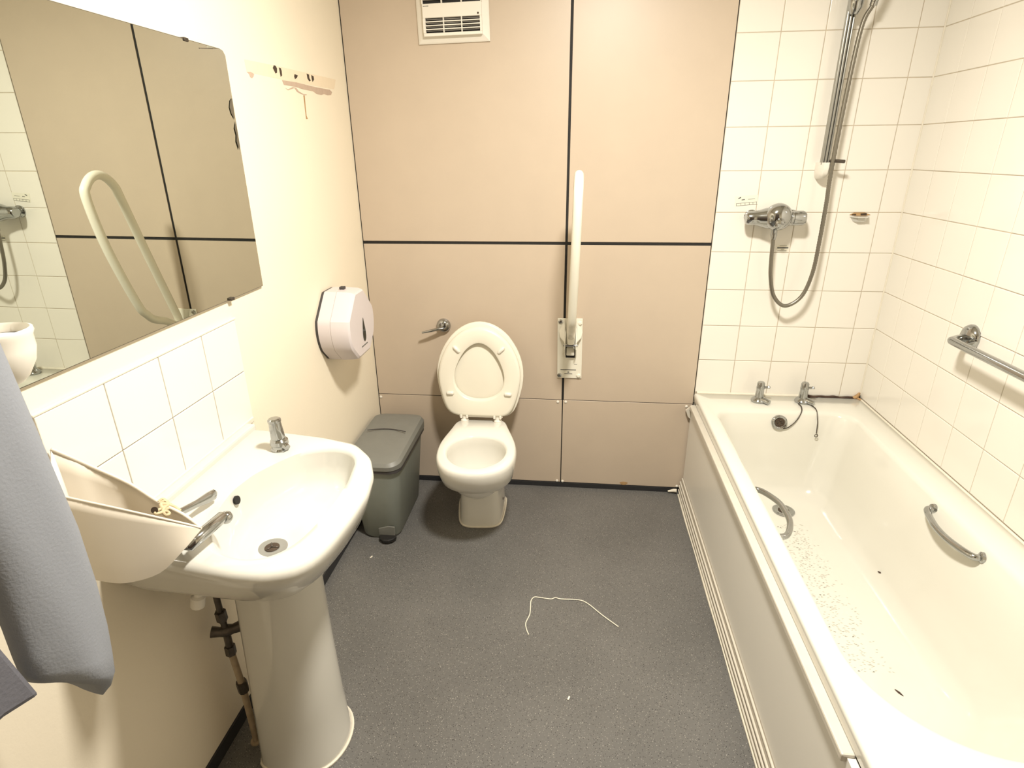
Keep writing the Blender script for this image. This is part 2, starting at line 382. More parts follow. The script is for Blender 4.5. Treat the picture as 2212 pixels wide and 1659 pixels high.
# inside grips
def grip(pts, r=0.0095):
    g = tube('grip_handle', catm(pts, 6), r, 'chrome', bath, n=12)
    for e in (pts[0], pts[-1]):
        lathe('grip_boss', [(0.016, -0.004), (0.016, 0.003), (0.012, 0.006), (0.0, 0.007)], e, (Vector(pts[1]) - Vector(pts[0])) if e is pts[0] else (Vector(pts[-2]) - Vector(pts[-1])), 'chrome', g, n=16)
grip([(1.503, -0.655, 0.43), (1.54, -0.665, 0.43), (1.575, -0.725, 0.43), (1.582, -0.78, 0.43), (1.576, -0.845, 0.43), (1.545, -0.91, 0.43), (1.503, -0.92, 0.43)])
grip([(2.003, -0.795, 0.474), (1.982, -0.80, 0.473), (1.966, -0.86, 0.470), (1.962, -0.91, 0.469), (1.966, -0.96, 0.470), (1.982, -1.018, 0.473), (2.003, -1.024, 0.474)])
# seals at the wall
tube('sealant_bead', [(BX0 + 0.012, -0.004, RZ + 0.003), (1.89, -0.004, RZ + 0.003)], 0.006, 'seal', bath, n=8)
tube('sealant_bead', [(XR - 0.005, -0.03, RZ + 0.002), (XR - 0.005, -1.68, RZ + 0.002)], 0.004, 'seal', bath, n=8)
mp = []; mr = []
for k in range(30):
    t = k / 29; mp.append((1.885 + t * 0.205, -0.006 - 0.002 * math.sin(9 * t), RZ + 0.003 + 0.002 * math.sin(23 * t))); mr.append(0.0035 + 0.003 * abs(math.sin(7.3 * t + 0.8)) * (1 - 0.5 * t))
tube('mould_patch', mp, mr, 'mould', bath, n=8)
tube('mould_patch', [(2.085, -0.006, RZ + 0.002), (2.098, -0.008, RZ + 0.006), (2.108, -0.005, RZ + 0.016), (2.112, -0.003, RZ + 0.026)], [0.004, 0.009, 0.007, 0.003], 'rust', bath, n=8)
tube('mould_patch', [(2.105, -0.01, RZ + 0.002), (2.112, -0.03, RZ + 0.003)], [0.006, 0.003], 'rust', bath, n=8)

vs = []; fs = []
for k in range(650):
    x = random.gauss(1.735, 0.05); y = random.uniform(-1.12, -0.42)
    if not 1.662 < x < 1.818: continue
    i = len(vs); a = random.uniform(-0.5, 0.5); ca, sa_ = math.cos(a), math.sin(a)
    for u, v in ((-0.003, -0.001), (0.003, -0.001), (0.003, 0.001), (-0.003, 0.001)):
        vs.append((x + u * ca - v * sa_, y + u * sa_ + v * ca, 0.1413))
    fs.append((i, i + 1, i + 2, i + 3))
M['dash'] = mat('worn_antislip', (0.675, 0.655, 0.58), 0.5, noise=(0.1, 60))
dsh = raw('antislip_pattern', vs, fs, 'dash', bath); dsh['kind'] = 'stuff'

# bath panel in front
M['plinth'] = mat('brown_grey_plinth', (0.36, 0.32, 0.26), 0.5, noise=(0.15, 20))  # darker than the trim ridges, so the grooves between them stand out
pn = thing('apron_board', 'grey white bath side panel with ridged trim along the floor', 'bath panel', (1.42, -0.82, 0))
box('panel_board', (1.424, -1.66, 0.0), (1.440, -0.012, 0.452), 'apron', pn)
box('top_trim', (1.413, -1.622, 0.440), (1.440, -0.03, 0.4595), 'trim', pn, bev=0.004)
for k, (xx, zz, rr) in enumerate(((1.4195, 0.080, 0.0045), (1.412, 0.062, 0.0045), (1.4098, 0.042, 0.0045), (1.4085, 0.020, 0.0045))):
    tube('trim_ridge', [(xx + 0.0015, -1.66, zz), (xx + 0.0015, -0.015, zz)], rr, 'trim', pn, n=10)
prism('plinth_strip', [(1.424, -0.012, 0.088), (1.412, -0.012, 0.06), (1.409, -0.012, 0.0), (1.424, -0.012, 0.0)], (0, -1.648, 0), 'plinth', pn)
sp = []; sr = []
for k in range(60):
    t = k / 59; sp.append((1.4075 - 0.0025 * math.sin(11 * t) * math.sin(5 * t), -0.03 - 1.62 * t, 0.003)); sr.append(0.005 + 0.0025 * math.sin(17 * t + 1) * math.sin(4.1 * t))
tube('floor_sealant', sp, sr, 'seal', pn, n=8)
prism('broken_corner', [(1.424, -0.012, 0.452), (1.4, -0.012, 0.43), (1.412, -0.012, 0.40), (1.424, -0.012, 0.39)], (0, -0.012, 0), 'trim', pn)
tube('floor_sealant', [(1.36, -0.018, 0.012), (1.385, -0.016, 0.016), (1.40, -0.02, 0.018)], [0.004, 0.008, 0.009], 'seal', pn, n=8)
box('bath_end_board', (1.44, BY1 + 0.004, 0), (BX1, BY1 + 0.02, 0.46), 'doorw', pn)

# bath taps
def bath_tap(x, y, label):
    t = thing('bath_tap', label, 'tap', (x, y, RZ), 'pair of chrome bath taps')
    lathe('tap_base', [(0.028, 0), (0.031, 0.004), (0.031, 0.009), (0.026, 0.016), (0.019, 0.022), (0.0, 0.023)], (x, y, RZ), (0, 0, 1), 'chrome', t, n=24)
    lathe('tap_body', [(0.019, 0.018), (0.017, 0.03), (0.0155, 0.055), (0.0165, 0.058), (0.0165, 0.064), (0.0155, 0.068), (0.0155, 0.082), (0.012, 0.088), (0.0, 0.089)], (x, y, RZ), (0, 0, 1), 'chrome', t, n=20)
    tube('spout', [(x + 0.004, y - 0.006, RZ + 0.013), (x + 0.02, y - 0.026, RZ + 0.013), (x + 0.032, y - 0.038, RZ + 0.010)], [0.013, 0.012, 0.0115], 'chrome', t, n=14)
    h = tube('handle_stub', [(x + 0.012, y - 0.004, RZ + 0.066), (x + 0.030, y - 0.008, RZ + 0.068)], 0.0055, 'chrome', t, n=10)
    lathe('handle_knob', [(0.0, -0.002), (0.006, 0.0), (0.0075, 0.005), (0.004, 0.010), (0.0, 0.011)], (x + 0.030, y - 0.008, RZ + 0.064), (0, 0, 1), 'chrome', h, n=10)
bath_tap(1.683, -0.072, 'short chrome bath tap nearer the beige panels')
bath_tap(1.862, -0.064, 'short chrome bath tap nearer the tiled corner, above the hanging chains')
def chain(name, pts, label):
    P = catm(pts, 14); r = [0.0028 if k % 2 else 0.0012 for k in range(len(P))]
    return tag(tube(name, P, r, 'darkchrome', None, n=7), label, 'chain')
chain('overflow_chain', [(1.838, -0.088, RZ + 0.003), (1.838, -0.125, RZ + 0.004), (1.826, -0.165, RZ - 0.004), (1.806, -0.178, 0.468), (1.778, -0.184, 0.442), (1.757, -0.186, 0.436)], 'curved bead chain running from the bath tap to the round overflow')
pc = chain('plug_chain', [(1.884, -0.10, RZ + 0.004), (1.888, -0.15, RZ + 0.003), (1.888, -0.180, 0.478), (1.888, -0.188, 0.45), (1.887, -0.194, 0.424)], 'straight hanging plug chain with a small end ring and no plug')
th_ = [2 * math.pi * k / 14 for k in range(15)]
tube('end_ring', [(1.887 + 0.006 * math.sin(a), -0.197, 0.416 + 0.006 * math.cos(a)) for a in th_], 0.0016, 'darkchrome', pc, n=6)

# specks of dirt lying in the bath
bpy.context.view_layer.update()
for i, (px, lab) in enumerate((((1901, 1237), 'tiny dark speck on the bath wall beside the right grip'), ((1942, 1497), 'thin dark fleck on the sloping end of the bath'))):
    hit, c, nn, _f = tub.ray_cast(CX, _dir(px).normalized())
    c = c + nn * 0.0012
    pts = [c + Vector((-0.004, 0.006, 0.0)), c, c + Vector((0.003, -0.005, 0.0))] if i == 0 else [c + Vector((-0.006, 0.010, 0)), c, c + Vector((0.006, -0.010, 0))]
    tag(tube('dirt_speck', pts, [0.001, 0.003, 0.001], 'mould', None, n=8), lab, 'dirt')

# ================================================================== SHOWER
mx = thing('shower_mixer', 'chrome bar shower mixer with domed control on white tiles', 'shower mixer', (1.643, 0, 1.25))
MZ = 1.252; MXc = 1.643
lathe('mixer_body', [(0.0, -0.108), (0.020, -0.107), (0.025, -0.10), (0.026, -0.08), (0.029, -0.06), (0.037, -0.035), (0.042, 0.0), (0.037, 0.035), (0.029, 0.05), (0.0255, 0.06), (0.0255, 0.062), (0.027, 0.064), (0.027, 0.098), (0.023, 0.107), (0.0, 0.108)], (MXc, -0.055, MZ), (1, 0, 0), 'chrome', mx, n=28)
lathe('control_dome', [(0.046, 0.0), (0.050, 0.02), (0.048, 0.035), (0.039, 0.05), (0.024, 0.06), (0.0, 0.063)], (MXc + 0.005, -0.05, MZ + 0.006), (0, -1, 0), 'chrome', mx, n=28)
lathe('control_knob', [(0.018, 0.0), (0.017, 0.012), (0.012, 0.018), (0.0, 0.02)], (MXc + 0.002, -0.105, MZ - 0.012), (0, -1, -0.2), 'chrome', mx, n=20)
prism('red_mark', [(MXc + 0.0, -0.098, MZ + 0.036), (MXc + 0.016, -0.098, MZ + 0.042), (MXc + 0.016, -0.098, MZ + 0.045)], (0, -0.002, 0), 'rust', mx)
for s in (-1, 1):
    lathe('wall_flange', [(0.026, 0.0), (0.026, 0.006), (0.016, 0.012), (0.016, 0.05)], (MXc + s * 0.075, 0, MZ), (0, -1, 0), 'chrome', mx, n=20)
lathe('outlet_nut', [(0.014, 0.0), (0.014, 0.012), (0.011, 0.018), (0.0115, 0.035), (0.0095, 0.05), (0.0, 0.052)], (MXc + 0.002, -0.062, MZ - 0.028), (0, 0, -1), 'chrome', mx, n=16)
hp = [(1.645, -0.062, 1.178), (1.648, -0.066, 1.10), (1.655, -0.07, 1.03), (1.678, -0.072, 0.956), (1.725, -0.074, 0.919), (1.780, -0.074, 0.957), (1.806, -0.073, 1.048), (1.811, -0.072, 1.171), (1.811, -0.071, 1.305), (1.808, -0.070, 1.417), (1.812, -0.069, 1.673), (1.820, -0.072, 1.867), (1.838, -0.085, 1.93)]
P = catm(hp, 26); rr = [0.0078 if k % 2 else 0.0068 for k in range(len(P))]
M['hose'] = mat('metal_hose', (0.22, 0.205, 0.17), 0.36, 0.8, noise=(0.1, 200))
tag(tube('shower_hose', P, rr, 'hose', None, n=12, sharp=2.0), 'long grey metal hose looping below the shower mixer', 'hose')
M['railgrey'] = mat('dull_grey_metal', (0.34, 0.335, 0.30), 0.3, 0.7, noise=(0.08, 30))
rs = thing('shower_rail', 'vertical grey riser rail with white end bracket and dark clip', 'shower rail', (1.795, 0, 1.40))
for xo, ww in ((-0.013, 0.0045), (-0.003, 0.0045), (0.007, 0.0035)):
    box('rail_bar', (1.793 + xo - ww, -0.052, 1.438), (1.793 + xo + ww, -0.034, 2.16), 'railgrey', rs, bev=0.003)
box('rail_web', (1.778, -0.044, 1.438), (1.803, -0.036, 2.16), 'darkchrome', rs)
ub = [(1.776, 0.0), (1.776, -0.04), (1.784, -0.058), (1.798, -0.060), (1.806, -0.05), (1.808, 0.0)]
loft('end_bracket', [[Vector((1.79 + (x - 1.79) * s, y * s, z)) for x, y in ub] for z, s in ((1.447, 1.12), (1.43, 1.12), (1.41, 1.08), (1.395, 0.85), (1.388, 0.5))], 'whitepl', rs, sharp=0.8)
loft('top_bracket', [[Vector((1.79 + (x - 1.79) * s, y * s, z)) for x, y in ub] for z, s in ((2.13, 1.1), (2.15, 1.15), (2.18, 1.0), (2.19, 0.7))], 'whitepl', rs, sharp=0.8)
tube('hose_clip', [(1.806, -0.05, 1.452), (1.82, -0.078, 1.452), (1.845, -0.078, 1.450)], [0.005, 0.006, 0.006], 'darkchrome', rs, n=10)
lathe('slider', [(0.0, -0.02), (0.012, -0.018), (0.022, 0.0), (0.024, 0.02), (0.022, 0.05), (0.012, 0.055)], (1.793, -0.06, 1.925), (0, 0, 1), 'chrome', rs, n=20)
sh = thing('hand_shower', 'grey hand shower clipped at the top of the riser rail', 'shower head', (1.84, -0.09, 1.93))
tube('handle', catm([(1.838, -0.086, 1.93), (1.843, -0.10, 1.97), (1.846, -0.125, 2.05), (1.846, -0.155, 2.10)], 5), 0.011, 'chrome', sh, n=14)
lathe('connector_nut', [(0.0, -0.001), (0.0115, 0.0), (0.0115, 0.01), (0.010, 0.011), (0.0115, 0.012), (0.0115, 0.022), (0.0, 0.023)], (1.838, -0.086, 1.926), (0.1, -0.2, 0.9), 'chrome', sh, n=16)
lathe('spray_plate', [(0.0, -0.03), (0.03, -0.024), (0.05, 0.0), (0.048, 0.008), (0.0, 0.009)], (1.846, -0.17, 2.11), (0, -0.75, -0.6), 'chrome', sh, n=24)

# broken soap dish on the tile joint
sd = thing('soap_dish_remnant', 'broken stained stub of a soap dish on the end wall tiles', 'soap dish', (1.967, 0, 1.25))
lo2 = [(1.931 + 0.0745 * t, 0) for t in (0, 1)]
prism('ceramic_stub', [(1.932, 0, 1.250), (1.950, -0.030, 1.250), (1.985, -0.032, 1.250), (2.003, 0, 1.250)], (0, 0, 0.004), 'ceramic', sd)
prism('stub_underside', [(1.935, 0, 1.250), (1.955, -0.022, 1.250), (1.98, -0.022, 1.250), (2.0, 0, 1.250)], (0.004, 0.008, -0.016), 'ceramic', sd)
prism('stained_break', [pY(p, 0.0) for p in ((1835, 464), (1845, 459), (1868, 459), (1880, 464), (1870, 466), (1846, 466))], (0, -0.002, 0), 'rust', sd)
for a in ((1840, 463, 1849, 465), (1859, 461, 1872, 465)):
    prism('dark_hole', [pY(p, -0.002) for p in ((a[0], a[1]), (a[2], a[1] - 1), (a[2], a[3]), (a[0], a[3]))], (0, -0.001, 0), 'hole', sd)

# stickers on the tiles
def sticker(name, px, label, bars, boxes=()):
    t = thing(name, label, 'sticker', pY(px[0], 0.0))
    prism('paper', [pY(p, -0.0002) for p in px], (0, -0.0004, 0), 'label', t)
    for b in bars:
        prism('printed_line', [pY(p, -0.0006) for p in ((b[0], b[1]), (b[2], b[3]), (b[2], b[3] + b[4]), (b[0], b[1] + b[4]))], (0, -0.0002, 0), 'print', t)
sticker('tile_sticker', [(1588, 424), (1638, 421), (1636, 441), (1588, 446)], 'small printed label with boxes above left of the shower mixer',
        [(1595, 428, 1601, 425, 2.5), (1602, 431, 1609, 430, 2), (1616, 430, 1631, 429, 0.8), (1590, 439.5, 1635, 435.5, 0.7), (1590, 444.5, 1634, 440.8, 0.7), (1590, 439.5, 1590.8, 439.4, 5), (1600, 438.6, 1600.8, 438.5, 5), (1609, 437.8, 1609.8, 437.7, 5), (1618, 437, 1618.8, 437, 5), (1626, 436.3, 1626.8, 436.2, 5), (1634, 435.5, 1634.8, 435.5, 5)])
sticker('warning_label', [(1678, 529), (1704, 529), (1703, 545), (1677, 545)], 'small white label with dark bar beside the shower hose',
        [(1684, 530.5, 1700, 530.5, 0.9), (1679, 533.5, 1703, 533.5, 3.2), (1687, 538.3, 1694, 538.3, 0.8), (1679, 541.3, 1699, 541.3, 1.3)])

# long chrome grab rail on the right wall
gr = thing('chrome_grab_rail', 'horizontal chrome grab rail on the right tiled wall above the bath', 'grab rail', (XR, -0.56, 0.95))
for yy in (-0.565, -1.385):
    lathe('rose', [(0.040, 0.0), (0.0405, 0.004), (0.036, 0.014), (0.024, 0.022), (0.0, 0.024)], (XR, yy, 0.950), (-1, 0, 0), 'chrome', gr, n=28)
tube('bar', catm([(XR - 0.01, -0.567, 0.948), (XR - 0.045, -0.575, 0.947), (XR - 0.068, -0.595, 0.947), (XR - 0.073, -0.63, 0.947), (XR - 0.073, -0.95, 0.949), (XR - 0.073, -1.32, 0.95), (XR - 0.066, -1.36, 0.95), (XR - 0.01, -1.385, 0.95)], 8), 0.0125, 'chrome', gr, n=16)

# ================================================================== FAN HEATER
fh = thing('fan_heater', 'white wall fan heater with louvred grille high on the beige panel', 'heater', (0.43, 0, 1.87))
fx0, fx1, fz0, fz1 = 0.296, 0.562, 1.868, 2.27
def rrect(x0, x1, z0, z1, y): return [Vector((x0, y, z0)), Vector((x1, y, z0)), Vector((x1, y, z1)), Vector((x0, y, z1))]
loft('frame', [rrect(fx0, fx1, fz0, fz1, 0.0), rrect(fx0, fx1, fz0, fz1, -0.006), rrect(fx0 + 0.004, fx1 - 0.004, fz0 + 0.004, fz1 - 0.004, -0.009), rrect(fx0 + 0.024, fx1 - 0.024, fz0 + 0.024, fz1 - 0.024, -0.020)], 'whitepl', fh, smooth=False)
cx0, cx1 = 0.3235, 0.5385; lz0, lz1 = 1.899, 1.945
box('cover', (cx0, -0.034, 1.946), (cx1, -0.018, 1.990), 'whitepl', fh, bev=0.0015)
box('cover_bottom', (cx0, -0.034, 1.888), (cx1, -0.018, 1.8985), 'whitepl', fh, bev=0.0015)
box('cover_side', (cx0, -0.034, 1.8985), (cx0 + 0.009, -0.018, 1.946), 'whitepl', fh)
box('cover_side', (cx1 - 0.007, -0.034, 1.8985), (cx1, -0.018, 1.946), 'whitepl', fh)
box('outlet_recess', (cx0 + 0.004, -0.0215, 1.897), (cx1 - 0.004, -0.0195, 1.947), 'black', fh)
lx0, lx1 = cx0 + 0.009, cx1 - 0.007
for k in range(1, 4):
    z = 1.8985 + k * 0.0475 / 4
    box('grille_slat', (lx0, -0.0335, z - 0.0016), (lx1, -0.024, z + 0.0016), 'whitepl', fh)
for k in range(1, 3):
    x = lx0 + (lx1 - lx0) * k / 3
    box('grille_divider', (x - 0.0018, -0.0338, 1.8985), (x + 0.0018, -0.023, 1.946), 'whitepl', fh)
M['vane'] = mat('grey_metal_vane', (0.40, 0.38, 0.35), 0.35, 0.4, noise=(0.2, 40))
for k in range(4):
    z = 1.8985 + (k + 0.62) * 0.0475 / 4
    prism('vane', [(lx0 + 0.003, -0.0225, z + 0.003), (lx0 + 0.003, -0.029, z - 0.0005), (lx0 + 0.003, -0.0285, z - 0.0015), (lx0 + 0.003, -0.0225, z + 0.001)], (lx1 - lx0 - 0.006, 0, 0), 'vane', fh)
lathe('control_hole', [(0.0035, -0.002), (0.0035, 0.0005), (0, 0.0006)], (0.526, -0.034, 1.9535), (0, -1, 0), 'hole', fh, n=12)
for k, (a, b) in enumerate(((0.3275, 0.3345), (0.3355, 0.3385), (0.3395, 0.3475))):
    box('badge_mark', (a, -0.0343, 1.9815), (b, -0.0339, 1.9838), 'print', fh)
box('intake_recess', (cx0, -0.022, 1.99), (cx1, -0.0195, 2.245), 'black', fh)
for k in range(13):
    z = 2.004 + k * 0.019
    box('grille_slat', (cx0, -0.033, z - 0.002), (cx1, -0.023, z + 0.002), 'whitepl', fh)
for x in (cx0 + 0.001, 0.395, 0.467, cx1 - 0.001):
    box('grille_divider', (x - 0.002, -0.0335, 1.99), (x + 0.002, -0.022, 2.245), 'whitepl', fh)
fh.rotation_euler = (0, math.radians(-1.0), 0)

# ================================================================== FOLD-UP SUPPORT RAIL
fr = thing('folding_support_rail', 'white hinged support arm folded up against the beige wall panels', 'support rail', (0.885, 0, 0.56))
prism('wall_plate', [(0.832, 0, 0.559), (0.939, 0, 0.559), (0.936, 0, 0.832), (0.829, 0, 0.832)], (0, -0.006, 0), 'railwhite', fr, bev=0.002)
for (x, z, mm) in ((0.842, 0.818, 'chrome'), (0.924, 0.812, 'railwhite'), (0.842, 0.573, 'chrome'), (0.926, 0.573, 'railwhite')):
    lathe('plate_bolt', [(0.010, 0.005), (0.010, 0.010), (0.006, 0.013), (0.0, 0.0135)], (x, 0, z), (0, -1, 0), mm, fr, n=6)
for s in (-1, 1):
    x = 0.887 + s * 0.0235
    prism('hinge_cheek', [(x - 0.002, -0.004, 0.79), (x - 0.002, -0.075, 0.745), (x - 0.002, -0.075, 0.715), (x - 0.002, -0.004, 0.655)], (0.004, 0, 0), 'railwhite', fr, bev=0.001)
    prism('cheek_flange', [(0.887 + s * 0.026, -0.006, 0.825), (0.887 + s * 0.050, -0.006, 0.77), (0.887 + s * 0.045, -0.018, 0.75), (0.887 + s * 0.0262, -0.04, 0.735)], (0, 0.0, 0.004), 'railwhite', fr)
prism('latch_slot', [(0.868, -0.0058, 0.656), (0.907, -0.0058, 0.656), (0.907, -0.0058, 0.712), (0.868, -0.0058, 0.712)], (0, -0.001, 0), 'black', fr)
box('latch_block', (0.870, -0.03, 0.672), (0.905, -0.006, 0.708), 'railwhite', fr, bev=0.004)
tube('hinge_pin', [(0.858, -0.055, 0.728), (0.916, -0.055, 0.728)], 0.006, 'chrome', fr, n=10)
# U shaped arm in a plane square to the wall, two parallel tubes joined at the top
arm = [(0.888, -0.055, 0.735), (0.888, -0.055, 0.80), (0.889, -0.08, 0.88), (0.894, -0.15, 1.10), (0.898, -0.218, 1.325)]
arm2 = [(0.899, -0.238, 1.378), (0.900, -0.28, 1.413), (0.901, -0.325, 1.415), (0.901, -0.368, 1.385), (0.9, -0.384, 1.335)]
arm3 = [(0.897, -0.350, 1.15), (0.892, -0.272, 0.92), (0.890, -0.235, 0.865), (0.889, -0.20, 0.835), (0.888, -0.14, 0.812), (0.888, -0.075, 0.775)]
tube('arm', catm(arm + arm2 + arm3, 7), 0.0165, 'railwhite', fr, n=16)
for (z, a, b, hgt) in ((0.597, 0.846, 0.914, 0.004), (0.586, 0.877, 0.885, 0.0045), (0.579, 0.864, 0.898, 0.003), (0.6245, 0.905, 0.918, 0.0015)):
    box('label_print', (a, -0.0066, z), (b, -0.0059, z + hgt), 'print', fr)

# ================================================================== PAPER DISPENSER
dp = thing('toilet_roll_dispenser', 'pale lilac white round toilet roll dispenser on the cream wall', 'dispenser', (0, -0.42, 0.78))
DC = (-0.415, 0.908)
def disp_ring(x, s, dy=0.0, dz=0.0, n=60):
    pts = []
    for k in range(n):
        a = 2 * math.pi * k / n
        r = 0.136 * s
        y = r * math.cos(a); z = r * math.sin(a)
        z = min(max(z, -0.122 * s), 0.128 * s)
        # chamfered flanks and flattened top give the octagonal front
        lim = 0.172 * s
        q = abs(y) + abs(z) if z > 0 else abs(y) * 0.9 + abs(z) * 0.95
        if q > lim: y *= lim / q; z *= lim / q
        pts.append(Vector((x, DC[0] + y + dy, DC[1] + z + dz)))
    return pts
loft('back_plate', [disp_ring(0.0, 0.985), disp_ring(0.012, 0.985)], 'greypl', dp)
loft('case', [disp_ring(0.010, 1.0), disp_ring(0.055, 1.0)], 'lilacpl', dp, sharp=0.5)
cv = loft('cover', [disp_ring(0.0555, 0.997), disp_ring(0.057, 1.003), disp_ring(0.104, 0.985), disp_ring(0.116, 0.955), disp_ring(0.122, 0.90, dz=0.002)], 'lilacpl', dp, sharp=0.35)
td = []
for k in range(20):
    a = 2 * math.pi * k / 20
    zz = math.cos(a); yy = math.sin(a) * (0.021 * (1 - (zz + 1) / 2 * 0.85))
    td.append((0.1222, -0.408 + yy, 0.885 + 0.045 * zz))
prism('level_window', td, (0.0012, 0, 0), 'window', cv)
prism('maker_mark', [(0.1222, -0.445, 0.826), (0.1222, -0.385, 0.826), (0.1222, -0.385, 0.830), (0.1222, -0.445, 0.830)], (0.0006, 0, 0), 'print', cv)
box('lock', (0.05, -0.42, 1.036), (0.068, -0.40, 1.046), 'greypl', dp, bev=0.002)

# ================================================================== FLUSH LEVER
fl = thing('flush_lever', 'small chrome flush lever on the panel above the toilet', 'lever', (0.329, 0, 0.79))
lathe('rose', [(0.029, 0.0), (0.031, 0.004), (0.030, 0.012), (0.025, 0.020), (0.016, 0.026), (0.0, 0.028)], (0.331, 0, 0.790), (0, -1, 0), 'chrome', fl, n=24)
tube('lever', [(0.333, -0.026, 0.783), (0.31, -0.036, 0.781), (0.275, -0.045, 0.774), (0.243, -0.050, 0.768)], [0.008, 0.0085, 0.007, 0.0045], 'chrome', fl, n=12, flat=(0.8, 1.0))

# ================================================================== TOILET
to = thing('toilet', 'white ceramic toilet with seat and lid raised against the panels', 'toilet', (0.525, -0.2, 0))
NT = 64
half_out = [(0.0, 0.0), (0.0, 0.06), (0.003, 0.100), (0.02, 0.110), (0.08, 0.122), (0.16, 0.143), (0.22, 0.156), (0.28, 0.160), (0.34, 0.156), (0.39, 0.141), (0.43, 0.115), (0.457, 0.08), (0.472, 0.04), (0.476, 0.0)]
half_in = [(0.165, 0.0), (0.170, 0.04), (0.185, 0.072), (0.215, 0.100), (0.26, 0.117), (0.30, 0.118), (0.345, 0.108), (0.385, 0.086), (0.412, 0.055), (0.424, 0.025), (0.427, 0.0)]
half_base = [(0.0, 0.0), (0.0, 0.06), (0.002, 0.098), (0.02, 0.104), (0.08, 0.102), (0.15, 0.096), (0.20, 0.088), (0.222, 0.078), (0.235, 0.060), (0.238, 0.03), (0.239, 0.0)]
O = smooth_loop(sym_outline(half_out, NT), 2); I = smooth_loop(sym_outline(half_in, NT), 2); B = smooth_loop(sym_outline(half_base, NT), 2)
ang = math.radians(5.0)
def tpt(u, w_, z, rot=1.0):
    a = ang * rot; y = -u; x = w_
    return Vector((0.506 + x * math.cos(a) - y * math.sin(a), -0.128 + x * math.sin(a) + y * math.cos(a), z))
def mixl(A, Bq, t): return [(a[0] * (1 - t) + b[0] * t, a[1] * (1 - t) + b[1] * t) for a, b in zip(A, Bq)]
def scl(A, c, su, sw): return [(c + (a[0] - c) * su, a[1] * sw) for a in A]
TZ = 0.402
rings = []
for prof, z in ((B, 0.0), (scl(B, 0.1, 0.985, 0.98), 0.02), (scl(B, 0.1, 0.97, 0.93), 0.12), (scl(B, 0.1, 0.98, 0.92), 0.20),
                (mixl(scl(B, 0.1, 1, 0.95), O, 0.30), 0.228), (mixl(B, scl(O, 0.22, 0.98, 0.98), 0.62), 0.258), (mixl(B, scl(O, 0.22, 0.99, 0.99), 0.84), 0.295), (mixl(B, O, 0.96), 0.345), (O, 0.378), (scl(O, 0.22, 0.996, 0.99), TZ - 0.012), (scl(O, 0.22, 0.985, 0.965), TZ - 0.003), (scl(O, 0.22, 0.965, 0.93), TZ),
                (scl(I, 0.3, 1.05, 1.07), TZ), (scl(I, 0.3, 1.01, 1.02), TZ - 0.003), (scl(I, 0.3, 0.985, 0.98), TZ - 0.012), (scl(I, 0.3, 1.0, 1.0), TZ - 0.04), (scl(I, 0.3, 0.95, 0.96), TZ - 0.10), (scl(I, 0.29, 0.78, 0.8), TZ - 0.15), (scl(I, 0.28, 0.5, 0.55), TZ - 0.185), (scl(I, 0.27, 0.25, 0.3), TZ - 0.195)):
    rings.append([tpt(u, w_, z) for u, w_ in prof])
loft('pan', rings, 'panceramic', to, sharp=1.0)
sb = [tpt(u, w_, 0.004) for u, w_ in scl(B, 0.1, 1.012, 1.02)]
tube('floor_sealant', sb + [sb[0]], 0.0045, 'seal', to, n=6)
lathe('bolt_hole', [(0.006, 0), (0.006, 0.003), (0, 0.003)], tpt(0.12, 0.0925, 0.07), (1, -0.15, 0.05), 'hole', to, n=10)
# seat and lid, raised and leaning on the wall
hy, hz = -0.128, 0.425
sa = math.radians(9)
def spt(v, x, t=0.0):  # v up along the raised seat, x sideways, t thickness toward the room
    return Vector((0.503 + x, hy + v * math.sin(sa) - t * math.cos(sa), hz + v * math.cos(sa) - t * math.sin(sa) * -1 * -1))
half_seat = [(0.006, 0.0), (0.006, 0.100), (0.010, 0.126), (0.024, 0.140), (0.06, 0.156), (0.11, 0.170), (0.16, 0.180), (0.20, 0.181), (0.25, 0.172), (0.30, 0.150), (0.345, 0.118), (0.378, 0.078), (0.396, 0.038), (0.401, 0.0)]
half_hole = [(0.082, 0.0), (0.084, 0.03), (0.094, 0.062), (0.115, 0.089), (0.145, 0.105), (0.18, 0.110), (0.22, 0.103), (0.26, 0.086), (0.295, 0.064), (0.32, 0.038), (0.332, 0.014), (0.334, 0.0)]
SO = smooth_loop(sym_outline(half_seat, NT), 2); SI = smooth_loop(sym_outline(half_hole, NT), 2)
def sring(prof, t, c=0.2, s=1.0): return [spt(c + (v - c) * s, x * s, t) for v, x in prof]
loft('lid', [sring(SO, -0.004, s=1.02), sring(SO, 0.0, s=1.042), sring(SO, 0.010, s=1.042), sring(SO, 0.013, s=1.02)], 'seatpl', to, sharp=0.9)
loft('lid_inner_face', [sring(SO, 0.0155, s=0.93), sring(SO, 0.0162, s=0.92)], 'seatpl', to)
sr_ = [sring(SO, 0.019, s=0.97), sring(SO, 0.022, s=0.985), sring(SO, 0.030, s=0.985), sring(SO, 0.036, s=0.965), sring(SO, 0.039, s=0.92), sring(SI, 0.041, c=0.2, s=1.05), sring(SI, 0.038, s=1.0), sring(SI, 0.030, s=0.985), sring(SI, 0.022, s=0.99), sring(SI, 0.019, s=1.02), sring(SO, 0.019, s=0.97)]
st = loft('seat', sr_, 'seatpl', to, cap0=False, cap1=False, sharp=0.9)
